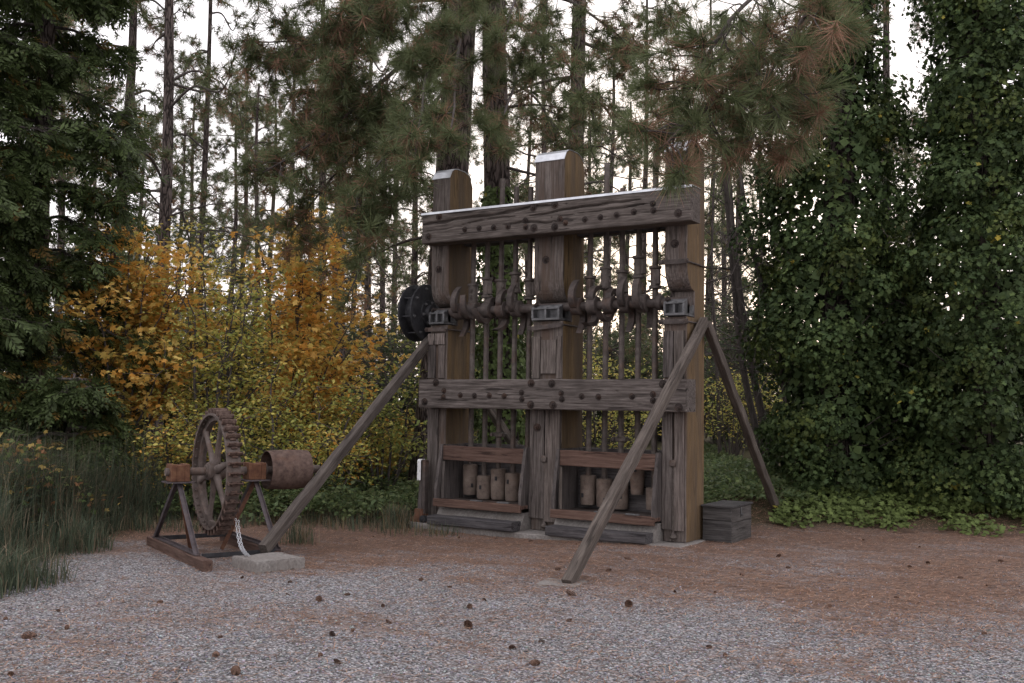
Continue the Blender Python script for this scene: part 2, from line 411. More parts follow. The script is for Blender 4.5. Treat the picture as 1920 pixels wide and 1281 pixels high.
m, t = newmat('gravel_and_needles')
tc = N(t, 'ShaderNodeTexCoord'); a = N(t, 'ShaderNodeAttribute', attribute_name='tint'); sp_ = t.nodes.new('ShaderNodeSeparateColor')
t.links.new(a.outputs['Color'], sp_.inputs[0]); P_ = tc.outputs['Object']
vo = N(t, 'ShaderNodeTexVoronoi'); vo.inputs['Scale'].default_value = 48; t.links.new(P_, vo.inputs['Vector'])
bw = t.nodes.new('ShaderNodeSeparateColor'); t.links.new(vo.outputs['Color'], bw.inputs[0])
grav = ramp(t, bw.outputs[0], [(0.0, (0.11, 0.10, 0.10)), (0.35, (0.23, 0.222, 0.23)), (0.75, (0.36, 0.35, 0.365)), (1.0, (0.52, 0.5, 0.5))])
grav = mixc(t, ramp(t, vo.outputs['Distance'], [(0.35, (0, 0, 0)), (0.75, (0.8, 0.8, 0.8))]), grav, (0.05, 0.045, 0.042))
mp = N(t, 'ShaderNodeMapping'); mp.inputs['Scale'].default_value = (1, 1, 1); t.links.new(P_, mp.inputs['Vector'])
fib = noise(t, mp.outputs[0], 55, 5, 0.75, 2.5); fib2 = noise(t, mp.outputs[0], 9, 4, 0.6)
lit = ramp(t, fib, [(0.3, (0.07, 0.047, 0.038)), (0.5, (0.18, 0.12, 0.095)), (0.7, (0.30, 0.205, 0.165))])
lit = mixc(t, ramp(t, fib2, [(0.4, (0, 0, 0)), (0.7, (0.6, 0.6, 0.6))]), lit, (0.10, 0.07, 0.055))
soil = ramp(t, fib, [(0.3, (0.03, 0.027, 0.016)), (0.6, (0.075, 0.065, 0.034)), (0.75, (0.10, 0.10, 0.045))])
f1 = N(t, 'ShaderNodeMath', operation='ADD'); t.links.new(sp_.outputs[0], f1.inputs[0])
fm = N(t, 'ShaderNodeMath', operation='MULTIPLY_ADD'); t.links.new(fib, fm.inputs[0]); fm.inputs[1].default_value = 1.3; fm.inputs[2].default_value = -0.65
t.links.new(fm.outputs[0], f1.inputs[1])
mps = N(t, 'ShaderNodeMapping'); mps.inputs['Rotation'].default_value = (0, 0, -math.atan2(RXY[1], RXY[0])); mps.inputs['Scale'].default_value = (0.55, 1.9, 1); t.links.new(P_, mps.inputs['Vector'])
stk = noise(t, mps.outputs[0], 1.3, 9, 0.72, 0.6)
f2 = N(t, 'ShaderNodeMath', operation='MULTIPLY_ADD'); t.links.new(stk, f2.inputs[0]); f2.inputs[1].default_value = 2.6; f2.inputs[2].default_value = -1.3
f3 = N(t, 'ShaderNodeMath', operation='ADD'); t.links.new(f1.outputs[0], f3.inputs[0]); t.links.new(f2.outputs[0], f3.inputs[1])
c = mixc(t, ramp(t, f3.outputs[0], [(0.30, (0, 0, 0)), (0.75, (0.9, 0.9, 0.9))]), grav, lit)
c = mixc(t, sp_.outputs[1], c, soil)
bh = mixc(t, sp_.outputs[0], vo.outputs['Distance'], fib)
finish(t, c, 0.95, bh, 0.6, 0.015, spec=0.15); M_ground = m
g_o = np_mesh('ground', [(V, F, C, 0)], [M_ground], smooth=True); tag(g_o, kind='structure')

# ------------------------------------------------------------------ stamp mill
W1, D, C0, W2, R0 = 0.324, 0.627, 1.847, 0.488, 3.894
ZL0, ZL1, ZU0, ZU1, TB = 1.707, 2.132, 4.193, 4.645, 0.314
mill = empty('stamp_mill', (0, 0, 0))
tag(mill, 'tall weathered timber stamp mill with ten iron stamps and diagonal braces', 'stamp mill')
def zy(y_px, X_, Y_):
    """height at which (X_, Y_) is seen on image row y_px"""
    lo, hi = -1.0, 8.0
    for k in range(40):
        mid = (lo + hi)/2; v = np.array([X_, Y_, mid]) - CAM
        yy = H/2 - FPX*(v @ UP)/(v @ DIR)
        if yy > y_px: lo = mid
        else: hi = mid
    return (lo + hi)/2
def post_obj(x0, wd, ztop, cz0, cz1, seed):
    R = np.random.default_rng(seed)
    # side profile (y, z): seat for the cam shaft bearing cut into the front, rounded corbel above it, arched top
    pr = [(0, 0)] + [(R.normal(0, 0.003), z) for z in np.linspace(0.3, 2.9, 8)] + [(0, 2.97), (0.27, 2.97), (0.27, cz0)]
    for k in range(1, 8):
        a_ = k/8*PI/2; pr.append((0.27 - 0.27*math.sin(a_)*0.98, cz1 - (cz1 - cz0)*math.cos(a_)))
    pr += [(0, cz1 + 0.02)] + [(R.normal(0, 0.003), z) for z in np.linspace(cz1 + 0.2, ztop - 0.35, 6)]
    arch = [(0.0, ztop - 0.15), (0.05, ztop - 0.06), (0.12, ztop - 0.012), (0.2, ztop), (0.40, ztop - 0.004), (0.5, ztop - 0.035), (0.58, ztop - 0.10), (D, ztop - 0.21)]
    pr += arch + [(D, 0)]
    n = len(pr); mb = MB(); xs_ = [x0, x0 + 0.012, x0 + wd - 0.012, x0 + wd]; ins = [0.012, 0, 0, 0.012]
    vs = []
    cy, czm = D/2, ztop/2
    for x, i in zip(xs_, ins):
        for (y, z) in pr:
            yy = y + (i if y < cy else -i); vs.append((x, yy, z))
    fs = []; mi = []
    for s_ in range(3):
        for k in range(n):
            fs.append((s_*n + k, s_*n + (k + 1) % n, (s_ + 1)*n + (k + 1) % n, (s_ + 1)*n + k)); mi.append(0)
    fs.append(tuple(range(n))); mi.append(1); fs.append(tuple(3*n + k for k in range(n))[::-1]); mi.append(1)
    mb.v = [tuple(map(float, q)) for q in vs]; mb.f = fs; mb.mi = mi
    po = mb.build('post', [M_wz, M_oz], mill)
    # bent sheet-metal cap
    cp = MB(); q = [(y, z + 0.006) for (y, z) in arch[:-1]]; q[0] = (-0.008, ztop - 0.165); ol = q + [(y, z + 0.005) for (y, z) in q[::-1]]
    cp.prism([(a_[0] - (0.004 if k == len(ol) - 1 else 0), a_[1]) for k, a_ in enumerate(ol)], 0, x0 - 0.008, x0 + wd + 0.006)
    cp.build('metal_cap', M_zinc, po)
    return po
postL = post_obj(0.0, W1, 5.40, 3.26, 3.56, 1)
postC = post_obj(C0, W2, 5.46, 3.24, 3.54, 2)
postR = post_obj(R0, W1, 5.36, 3.33, 3.66, 3)
# boards and blocks nailed to the lower halves of the posts
def board(parent, x0, x1, z0, z1, th=0.035, mat=None, name='facing_board', seed=0, y=0.0):
    mb = timber(z1 - z0, x1 - x0, th, 10, 0.002, 0.005, seed)
    o = mb.build(name, mat or M_wx, parent); o.matrix_local = Matrix(((0, 1, 0, (x0 + x1)/2), (0, 0, -1, y - th/2 - 0.003), (1, 0, 0, z0), (0, 0, 0, 1)))
    # columns: local x -> world z, local y -> world x, local z -> world -y
    o.matrix_local = Matrix(((0, 1, 0, (x0 + x1)/2), (0, 0, 1, y - th/2 - 0.003), (1, 0, 0, z0), (0, 0, 0, 1)))
    return o
board(postL, -0.01, 0.125, 2.16, 2.66, seed=1); board(postL, 0.185, 0.30, 2.16, 2.66, seed=2); board(postL, -0.012, 0.305, 2.67, 2.84, 0.045, seed=3)
board(postL, 0.0, 0.2, 0.06, 1.69, 0.03, seed=31)
board(postC, C0, C0 + 0.14, 2.15, 2.75, seed=4); board(postC, C0 + 0.15, C0 + 0.40, 2.22, 2.70, 0.03, seed=5); board(postC, C0 + 0.41, C0 + 0.485, 2.15, 2.75, seed=6)
board(postC, C0 - 0.01, C0 + 0.235, 0.17, 1.70, 0.045, seed=7); board(postC, C0 + 0.25, C0 + 0.49, 0.13, 1.70, 0.05, seed=8)
board(postR, R0 + 0.0, R0 + 0.15, 2.16, 2.78, seed=9); board(postR, R0 + 0.16, R0 + 0.31, 2.14, 2.78, 0.04, seed=10)
board(postR, R0 - 0.005, R0 + 0.145, 0.16, 1.70, 0.05, seed=11); board(postR, R0 + 0.175, R0 + 0.30, 0.15, 1.70, 0.05, seed=12)
# iron rods let into the fronts of the centre and right posts
for po, x, zt in ((postC, C0 + 0.243, 0.98), (postR, R0 + 0.16, 1.0)):
    mb = MB(); mb.cyl((x, -0.03, 0.06), (x, -0.03, zt), 0.017, n=10); mb.box((x - 0.045, -0.085, zt - 0.02), (x + 0.045, -0.01, zt + 0.075), 0.015)
    mb.lathe((x, -0.03, 0.03), (x, -0.03, 0.12), [(0, 0.02), (0.3, 0.05), (0.5, 0.05), (1, 0.02)], 10)
    mb.build('anchor_rod', M_stem, po, 40)

# bolts shared by every beam
def bolt_mesh(r):
    mb = MB(); mb.cyl((0, 0.002, 0), (0, -0.009, 0), r, n=18)
    mb.prism([(math.cos(k*PI/3 + 0.3)*r*0.62, math.sin(k*PI/3 + 0.3)*r*0.62) for k in range(6)], 1, -0.009, -0.034)
    mb.cyl((0, -0.03, 0), (0, -0.058, 0), r*0.3, n=10); return mb
_b1 = bolt_mesh(0.058).build('bolt', M_bolt, None, 35); _b2 = bolt_mesh(0.044).build('bolt', M_bolt, None, 35)
first_big, first_small = _b1.data, _b2.data
bpy.data.objects.remove(_b1); bpy.data.objects.remove(_b2)
def bolt(parent, x, y, z, big=True):
    o = bpy.data.objects.new('bolt', first_big if big else first_small); link(o, parent)
    o.location = (float(x), float(y), float(z)); o.rotation_euler = (0, random.uniform(0, 6), 0); return o
def beam(name, x0, x1, z0, z1, y0, y1, cracks, seed, mat):
    """big timber whose front face is a fine grid with the drying cracks sunk into it"""
    R = np.random.default_rng(seed); nu, nw = 260, 40
    L, Hh = x1 - x0, z1 - z0
    U, Wd = np.meshgrid(np.linspace(0, 1, nu), np.linspace(0, 1, nw), indexing='ij')
    dep = 0.005*(vnoise(U*L, Wd*Hh, 9, seed) - 0.5) + 0.006*(vnoise(U*L*0.4, Wd*Hh*6, 6, seed + 1) - 0.5)
    for pts, wid, dp in cracks:
        pts = np.array(pts); cv = np.interp(U, pts[:, 0], pts[:, 1]) + 0.03*(vnoise(U*L, U*0, 5, seed + 5) - 0.5)
        inside = (U > pts[0, 0]) & (U < pts[-1, 0])
        q = np.clip((U - pts[0, 0])/(pts[-1, 0] - pts[0, 0]), 0, 1); ww = wid*np.clip(np.sin(q*PI) + (0.5 if pts[0, 0] <= 0 else 0)*(1 - q), 0.05, 1)*(0.5 + vnoise(U*L, U*0, 7, seed + 9))
        dep = dep + inside*dp*np.exp(-((Wd - cv)*Hh/ww)**2)
    edge = np.minimum(np.minimum(U*L, (1 - U)*L), np.minimum(Wd*Hh, (1 - Wd)*Hh)); dep = dep + 0.014*np.exp(-edge/0.008)
    Xf = x0 + U*L; Zf = z0 + Wd*Hh + (0.008*(vnoise(U*L, U*0, 2.2, seed + 2) - 0.5))*(np.abs(Wd - 0.5) > 0.4)
    Vf = np.stack([Xf, y0 + dep, Zf], 2).reshape(-1, 3)
    i_, j_ = np.meshgrid(np.arange(nu - 1), np.arange(nw - 1), indexing='ij'); b_ = (i_*nw + j_).ravel()
    Ff = np.stack([b_, b_ + nw, b_ + nw + 1, b_ + 1], 1)
    def strip(idx):      # side faces running back from the rim of the front grid
        Va = Vf[idx]; Vb = Va.copy(); Vb[:, 1] = y1; k = len(idx); ii = np.arange(k - 1)
        return np.concatenate([Va, Vb]), np.stack([ii, ii + 1, ii + 1 + k, ii + k], 1)
    parts = [(Vf, Ff, None, 0)]
    for idx in (np.arange(nu)*nw, (np.arange(nu)*nw + nw - 1)[::-1], np.arange(nw)[::-1], (nu - 1)*nw + np.arange(nw)):
        a_, f_ = strip(idx); parts.append((a_, f_, None, 0))
    bk = np.array([(x0, y1, z0), (x1, y1, z0), (x1, y1, z1), (x0, y1, z1)]); parts.append((bk, np.array([[3, 2, 1, 0]]), None, 0))
    return np_mesh(name, parts, [mat], mill)
UBX0, UBX1, LBX0, LBX1 = 0.036, 4.406, 0.03, 4.35
ub = beam('upper_beam', UBX0, UBX1, ZU0, ZU1, -TB, -0.004,
     [([(0, .64), (.1, .68), (.2, .73), (.27, .70), (.34, .76), (.45, .86), (.58, .84)], 0.016, 0.06),
      ([(.16, .5), (.26, .60), (.34, .63), (.40, .60)], 0.011, 0.05), ([(.30, .36), (.42, .40), (.5, .30), (.56, .34)], 0.012, 0.05),
      ([(.40, .56), (.48, .58), (.56, .66), (.66, .70), (.78, .74), (.86, .76)], 0.015, 0.06), ([(.52, .46), (.62, .50), (.75, .54), (.9, .62)], 0.007, 0.04),
      ([(.02, .40), (.1, .42), (.2, .46)], 0.005, 0.03), ([(.7, .30), (.85, .33), (1.0, .30)], 0.005, 0.02)], 21, M_wx)
lb = beam('lower_beam', LBX0, LBX1, ZL0, ZL1, -TB, -0.004,
     [([(.05, .30), (.2, .28), (.36, .34)], 0.004, 0.02), ([(.45, .62), (.6, .66), (.8, .60)], 0.004, 0.018), ([(.55, .2), (.75, .18), (1.0, .24)], 0.004, 0.02)], 33, M_wx)
for px, py, big in [(310, 440, 1), (250, 553, 1), (455, 512, 0), (535, 505, 0), (617, 500, 0), (698, 495, 0), (795, 460, 0), (797, 498, 0), (840, 388, 1), (843, 503, 1), (960, 372, 1), (960, 498, 1),
                    (990, 452, 0), (1020, 475, 0), (1130, 455, 0), (1217, 443, 0), (1308, 430, 0), (1405, 411, 0), (1513, 367, 0), (1515, 405, 0), (1575, 300, 1), (1655, 420, 1)]:
    q = on_y(720 + px/3.0, 260 + py/3.0, -TB); bolt(ub, q[0], -TB + 0.004, q[2], big)
for px, py, big in [(133, 98, 1), (187, 152, 0), (182, 195, 0), (58, 226, 1), (296, 182, 0), (390, 186, 0), (489, 185, 0), (588, 188, 0), (704, 165, 0), (706, 209, 0), (768, 103, 1), (765, 245, 1), (906, 104, 1),
                    (912, 248, 1), (969, 170, 0), (973, 209, 0), (1105, 190, 0), (1216, 193, 0), (1440, 190, 0), (1580, 176, 0), (1580, 218, 0), (1648, 108, 1), (1752, 264, 1)]:
    q = on_y(780 + px/3.5556, 690 + py/3.5556, -TB); bolt(lb, q[0], -TB + 0.004, q[2], big)
mb = MB(); mb.box((UBX0 - 0.01, -TB - 0.012, ZU1 + 0.004), (UBX1 + 0.01, 0.0, ZU1 + 0.012), 0.002); mb.box((UBX0 - 0.01, -TB - 0.012, ZU1 - 0.022), (UBX1 + 0.01, -TB - 0.006, ZU1 + 0.008), 0.001)
mb.build('sheet_metal_flashing', M_zinc, ub)
# guide timbers behind the beams that hold the stems upright
bays = [(W1, C0), (C0 + W2, R0)]
for (a_, b_) in bays:
    for (z0, z1) in ((ZU0 + 0.04, ZU0 + 0.33), (ZL0 + 0.05, ZL0 + 0.33)):
        mb = MB()
        for (y0, y1) in ((0.02, 0.235), (0.385, 0.58)): mb.box((a_ + 0.004, y0, z0), (b_ - 0.004, y1, z1), 0.01)
        mb.build('stem_guide', M_dark, mill)

# stamps: stem, tappet, stamp head
xs = [(a_ + b_)/2 + (k - 2)*0.254 for (a_, b_) in bays for k in range(5)]
YS = 0.31
tap_top = [532, 520, 523, 510, 522, 517, 500, 506, 479, 498]
head_top = [871, 892, 879, 887, 887, 891, 898, 905, 868, 915]
head_bot = [928, 936, 937, 940, 942, 947, 951, 955, 928, 957]
stem_top = [4.62, 4.7, 5.20, 5.05, 5.02, 4.6, 5.24, 4.85, 4.62, 5.35]
def tappet(kind):
    mb = MB()
    if kind == 0:
        mb.lathe((0, 0, 0), (0, 0, 0.31), [(0, .088), (0.09, .092), (0.11, .074), (0.88, .074), (0.9, .092), (1, .09)], 22)
    elif kind == 1:
        mb.lathe((0, 0, 0), (0, 0, 0.31), [(0, .09), (0.1, .09), (0.16, .066), (0.84, .066), (0.9, .088), (1, .088)], 22)
        mb.box((0.02, -0.09, 0.05), (0.085, -0.03, 0.26), 0.01)
    else:
        mb.lathe((0, 0, 0), (0, 0, 0.31), [(0, .094), (0.14, .088), (0.3, .066), (0.84, .066), (0.88, .092), (1, .09)], 22)
    mb.box((0.03, -0.083, 0.08), (0.062, -0.055, 0.13), 0.004); mb.box((0.03, -0.083, 0.17), (0.062, -0.055, 0.22), 0.004)
    return mb
for k, x in enumerate(xs):
    mb = MB(); zh0 = zy(head_bot[k], x, YS - 0.1); zh1 = zy(head_top[k], x, YS - 0.1)
    mb.cyl((x, YS, zh1 - 0.05), (x, YS, stem_top[k]), 0.041, 0.04, n=16)
    st = mb.build('stamp_stem', M_stem, mill, 40)
    zt = zy(tap_top[k], x, YS - 0.08)
    o = tappet([0, 1, 0, 2, 1, 1, 0, 2, 1, 1][k]).build('tappet', M_stem, st, 35, loc=(x, YS, zt - 0.31)); o.rotation_euler = (0, 0, [-.4, .5, .3, .2, .7, -.3, .6, .1, .7, .2][k])
    mb = MB(); hh = zh1 - zh0
    mb.lathe((x, YS, zh0), (x, YS, zh1), [(0, .098), (0.04, .106), (0.3, .111), (0.52, .113), (0.53, .11), (0.93, .114), (0.98, .11), (1, .08)] if k != 8 else [(0, .078), (0.05, .086), (0.5, .1), (0.93, .1), (1, .07)], 24)
    hd = mb.build('stamp_head', M_head, st, 35)
    mb = MB(); an = [-0.1, -0.9, -0.7, -1.1, -0.3, -1.3, -0.4, -0.5, -0.8, -0.6][k]; zz = zh0 + hh*[.25, .42, .62, .62, .3, .25, .18, .4, .72, .4][k]
    cx_, cy_ = x + math.cos(an - 0.6)*0.104, YS + math.sin(an - 0.6)*0.104
    mb.box((cx_ - 0.017, cy_ - 0.017, zz), (cx_ + 0.017, cy_ + 0.017, zz + 0.06), 0.003)
    mb.build('key_slot', M_black, hd)
    if k in (2, 7):       # clamp collar on the stem
        mb = MB(); zc = zy(815 if k == 2 else 823, x, YS)
        mb.lathe((x, YS, zc - 0.045), (x, YS, zc + 0.045), [(0, .05), (0.2, .062), (0.5, .05), (0.8, .062), (1, .05)], 16)
        mb.box((x - 0.12, YS - 0.045, zc - 0.03), (x + 0.12, YS - 0.02, zc + 0.03), 0.006); mb.cyl((x + 0.09, YS - 0.08, zc), (x + 0.09, YS + 0.05, zc), 0.022, n=10); mb.cyl((x - 0.09, YS - 0.08, zc), (x - 0.09, YS + 0.05, zc), 0.022, n=10)
        mb.build('stem_clamp', M_stem, st, 35)
# cam shaft with its ten double-armed cams
ZS, YSH = 3.175, 0.10
mb = MB(); mb.cyl((-0.42, YSH, ZS), (4.235, YSH, ZS), 0.064, n=24); shaft = mb.build('cam_shaft', M_iron, mill, 40)
def cam_mesh():
    mb = MB(); pts_o = []; pts_i = []; n = 14
    for k in range(n):
        q = k/(n - 1); a_ = -0.25 + 1.75*q; r_o = 0.13 + 0.25*q**0.9; wdt = 0.10*(1 - q)**0.6 + 0.03
        pts_o.append((-r_o*math.cos(a_), r_o*math.sin(a_))); r_i = max(r_o - wdt*1.25, 0.07); a2 = a_ - 0.10 - 0.20*(1 - q)
        pts_i.append((-r_i*math.cos(a2), r_i*math.sin(a2)))
    for s_ in (1, -1):
        vs = []; fs = []
        for x in (-0.045, 0.045):
            vs += [(x, s_*q[0], s_*q[1]) for q in pts_o] + [(x, s_*q[0], s_*q[1]) for q in pts_i]
        for k in range(n - 1):
            fs += [(k, k + 1, n + k + 1, n + k), (2*n + k, 3*n + k, 3*n + k + 1, 2*n + k + 1), (k, 2*n + k, 2*n + k + 1, k + 1), (n + k, n + k + 1, 3*n + k + 1, 3*n + k)]
        fs += [(n - 1, 2*n - 1, 4*n - 1, 3*n - 1), (0, n, 3*n, 2*n)]
        fs = [tuple(q) for q in fs]; fs[-2] = (n - 1, 3*n - 1, 4*n - 1, 2*n - 1); mb.add(vs, fs)
    mb.lathe((-0.075, 0, 0), (0.075, 0, 0), [(0, .108), (0.06, .125), (0.94, .125), (1, .108)], 24)
    return mb
c0 = cam_mesh().build('cam', M_iron, shaft, 30)
ph = [0.0, 0.9, 1.5, -0.7, 0.15, 0.0, -0.9, 1.8, 0.1, 0.5]
for k, x in enumerate(xs):
    o = c0 if k == 0 else copy_of(c0, shaft)
    o.location = (x - 0.085, YSH, ZS); o.rotation_euler = (ph[k], 0, 0)
for x in (0.40, 3.79):
    mb = MB(); mb.lathe((x - 0.04, YSH, ZS), (x + 0.04, YSH, ZS), [(0, .09), (0.1, .105), (0.9, .105), (1, .09)], 22); mb.box((x - 0.02, YSH - 0.03, ZS + 0.09), (x + 0.02, YSH + 0.01, ZS + 0.13), 0.004)
    mb.build('collar', M_iron, shaft, 35)
# bearings on the post seats
for x0, wd in ((0.02, 0.29), (C0 + 0.01, 0.46), (R0 + 0.02, 0.30)):
    mb = MB(); yf = -0.07
    mb.box((x0, yf, 2.98), (x0 + wd, 0.26, 3.015), 0.005); mb.box((x0, 0.03, 3.015), (x0 + wd, 0.262, 3.14), 0.005)
    for q in (0.0, 0.5, 1.0):
        xx = x0 + q*(wd - 0.03); mb.prism([(yf, 3.015), (yf, 3.14), (yf + 0.02, 3.175), (0.10, 3.175), (0.10, 3.015)], 0, xx, xx + 0.03)
    mb.box((x0, yf - 0.003, 3.135), (x0 + wd, yf + 0.025, 3.16), 0.004)
    for k in range(8):
        a0, a1 = PI*k/8, PI*(k + 1)/8
        vs = []
        for x in (x0 + 0.004, x0 + wd - 0.004):
            for a_ in (a0, a1):
                for r in (0.068, 0.10): vs.append((x, YSH + math.cos(a_)*r, 3.165 + math.sin(a_)*r*0.55))
        mb.add(vs, [(0, 1, 3, 2), (4, 6, 7, 5), (1, 5, 7, 3), (0, 2, 6, 4), (0, 4, 5, 1), (2, 3, 7, 6)])
    bo = mb.build('bearing', M_bear, mill, 30)
    bolt(bo, x0 + 0.03, 0.02, 3.20, False)
def strap(parent, x0, x1, z, tilt=0.0, hgt=0.065):
    mb = timber(x1 - x0, 0.012, hgt, 6, 0.0008, 0.002, 5); o = mb.build('iron_strap', M_iron, parent)
    o.location = (x0, -0.06, z); o.rotation_euler = (0, -tilt, 0)
    for xx, dz in ((x0 + 0.03, 0), (x1 - 0.03, math.sin(tilt)*(x1 - x0))):
        mb = MB(); mb.cyl((xx, -0.10, z + dz), (xx, D + 0.05, z + dz), 0.012, n=8); mb.cyl((xx, -0.085, z + dz), (xx, -0.066, z + dz), 0.03, n=6); mb.build('tie_rod', M_iron, parent, 40)
strap(postL, -0.05, 0.37, 2.90); strap(postC, C0 - 0.05, C0 + 0.54, 2.86, 0.09); strap(postR, R0 - 0.05, R0 + 0.37, 2.90); strap(postR, R0 - 0.05, R0 + 0.37, 3.70)
for po, x, z in ((postL, 0.14, 3.83), (postC, C0 + 0.2, 3.86), (postR, R0 + 0.15, 3.95), (postC, C0 + 0.12, 1.45)): bolt(po, x, 0.0 if z > 2 else -0.05, z, True)
# drive pulley on the left end of the shaft
pul = empty('pulley_wheel', (0, 0, 0)); pul.parent = mill
for x in (-0.13, -0.36):
    mb = MB(); mb.lathe((x - 0.016, YSH, ZS), (x + 0.016, YSH, ZS), [(0, .435), (0.15, .445), (0.85, .445), (1, .435)], 48); mb.build('flange', M_black, pul, 30)
mb = MB(); mb.cyl((-0.345, YSH, ZS), (-0.146, YSH, ZS), 0.30, n=32, cap=False)
for k in range(8):
    a_ = 2*PI*k/8 + 0.2; mb.box((-0.345, YSH + math.cos(a_)*0.38 - 0.012, ZS + math.sin(a_)*0.38 - 0.012), (-0.146, YSH + math.cos(a_)*0.38 + 0.012, ZS + math.sin(a_)*0.38 + 0.012), 0.003)
mb.build('spacer_ring', M_black, pul, 30)
mb = MB(); mb.lathe((-0.114, YSH, ZS), (-0.02, YSH, ZS), [(0, .20), (0.25, .195), (0.3, .13), (1, .12)], 30); mb.build('hub', M_black, pul, 35)
pb = None
for k in range(14):
    r, n8 = (0.375, 8) if k < 8 else (0.168, 6); a_ = 2*PI*k/n8 + 0.2
    if pb is None:
        mb = MB(); mb.cyl((0, 0, 0), (0.014, 0, 0), 0.026, n=6); mb.cyl((0.014, 0, 0), (0.035, 0, 0), 0.012, n=8); pb = mb.build('bolt', M_bear, pul, 35); o = pb
    else: o = copy_of(pb, pul)
    o.location = (-0.113 if k < 8 else -0.09, YSH + math.cos(a_)*r, ZS + math.sin(a_)*r)

# mortar boxes
def mortar(x0, x1, zt0, zt1, zb):
    e = empty('mortar_box', (0, 0, 0)); e.parent = mill
    def bd(name, a_, b_, wy, wz, mat, seed):
        o = timber(float(np.linalg.norm(np.array(b_) - np.array(a_))), wy, wz, 14, 0.003, 0.007, seed).build(name, mat, e); return aim(o, a_, b_)
    bd('top_board', (x0 + 0.02, -0.09, (zt0 + zt1)/2), (x1 - 0.01, -0.09, (zt0 + zt1)/2 - 0.01), 0.05, zt1 - zt0, M_red, 41)
    bd('rear_top_board', (x0 + 0.02, 0.5, zt1 - 0.04), (x1 - 0.02, 0.5, zt1 - 0.04), 0.05, 0.12, M_dark, 42)
    bd('ledge_board', (x0 - 0.0, -0.17, zb + 0.05), (x1 + 0.0, -0.17, zb + 0.04), 0.17, 0.05, M_red, 43)
    bd('ledge_lip', (x0 - 0.0, -0.275, zb + 0.03), (x1 + 0.0, -0.275, zb + 0.02), 0.035, 0.12, M_red, 44)
    for xx, nm in ((x0 + 0.02, 'left_cheek'), (x1 - 0.03, 'right_cheek')):
        mb = MB(); mb.prism([(-0.255, zb + 0.095), (-0.26, zb + 0.22), (-0.125, zt1 + 0.01), (0.55, zt1 + 0.01), (0.55, zb), (-0.25, zb + 0.02)], 0, xx - 0.025, xx + 0.025); mb.build(nm, M_darkz, e)
    bd('inner_slat', (x0 + 0.11, -0.20, zb + 0.09), (x0 + 0.06, -0.11, zt0 - 0.02), 0.05, 0.03, M_beamin, 45)
    mb = MB(); mb.box((x0 + 0.04, 0.44, zb), (x1 - 0.05, 0.47, zt1 - 0.1), 0.004); mb.build('rear_panel', M_dark, e)
    mb = MB(); mb.box((x0 + 0.05, -0.10, zb + 0.01), (x1 - 0.06, 0.44, zb + 0.06), 0.004); mb.build('iron_floor', M_iron, e)
    for q in (0.42, 0.72):
        mb = MB(); xx = x0 + (x1 - x0)*q; mb.box((xx, -0.25, zb + 0.077), (xx + 0.2, -0.20, zb + 0.10), 0.006); mb.build('wedge', M_bear, e)
    return e
mortar(W1 + 0.0, C0 + 0.0, 0.93, 1.15, 0.28)
mortar(C0 + W2, R0 - 0.0, 0.93, 1.15, 0.25)

# diagonal braces
def brace(p0, p1, wy=0.112, wz=0.145, seed=0, roll=0.0):
    L = float(np.linalg.norm(np.array(p1) - np.array(p0)))
    o = timber(L, wy, wz, 30, 0.006, 0.012, seed).build('brace', M_beamin, mill); aim(o, p0, p1, roll); return o
padz = 0.03
fl = CAM + ray(494, 1036)*((padz - CAM[2])/ray(494, 1036)[2])
brace(fl + np.array([0, 0, 0.03]), (-0.085, 0.16, 2.80), seed=1)
fr = gpt(1064, 1096)
brace(fr + np.array([0, 0, 0.0]), (R0 + W1 + 0.08, 0.42, 2.93), seed=2)
fb = np.array([4.31, 3.5, float(gz(4.31, 3.5)) - 0.03])
brace(fb, (R0 + W1 + 0.08, 0.50, 2.90), seed=3)
brace((-0.085, 4.0, float(gz(-0.085, 4.0))), (-0.085, 0.46, 2.80), seed=4)

# ------------------------------------------------------------------ concrete, planks, box, jack
def slab(name, label, x0, x1, y0, y1, z0, z1, rz=0.0, seed=0, cat='concrete slab'):
    R = np.random.default_rng(seed); n = 14; lx, ly = (x1 - x0)/2, (y1 - y0)/2
    ring = []
    for sd in range(4):
        for k in range(n):
            q = -1 + 2*k/n
            ring.append([(q*lx, -ly), (lx, q*ly), (-q*lx, ly), (-lx, -q*ly)][sd])
    ring = np.array(ring); j = R.normal(0, 0.006, (len(ring), 2)); m_ = len(ring)
    lv = [(z0, 1.0), (z1 - 0.02, 1.0), (z1, 0.985)]
    vs = []; fs = []
    for z, s_ in lv:
        for q, jj in zip(ring, j): vs.append((q[0]*s_ + jj[0], q[1]*s_ + jj[1], z + (R.normal(0, 0.003) if z > z0 else 0)))
    for a_ in range(2):
        for k in range(m_): fs.append((a_*m_ + k, a_*m_ + (k + 1) % m_, (a_ + 1)*m_ + (k + 1) % m_, (a_ + 1)*m_ + k))
    fs.append(tuple(2*m_ + k for k in range(m_)))
    mb = MB(); mb.add(vs, fs); o = mb.build(name, M_conc, None, loc=((x0 + x1)/2, (y0 + y1)/2, 0)); o.rotation_euler = (0, 0, rz)
    return tag(o, label, cat)
pl = slab('concrete_plinth', 'long low concrete plinth under the timber stamp mill', -0.42, 4.32, -0.40, 0.95, -0.3, -0.006, seed=5, cat='plinth')
for (a_, b_) in bays:
    mb = MB(); mb.prism([(-0.26, 0.05), (-0.13, 0.235), (0.55, 0.235), (0.55, -0.004), (-0.26, -0.004)], 0, a_ + 0.012, b_ - 0.012)
    mb.build('mortar_block', M_conc, pl, loc=(-(-0.42 + 4.32)/2, -(-0.40 + 0.95)/2, 0))
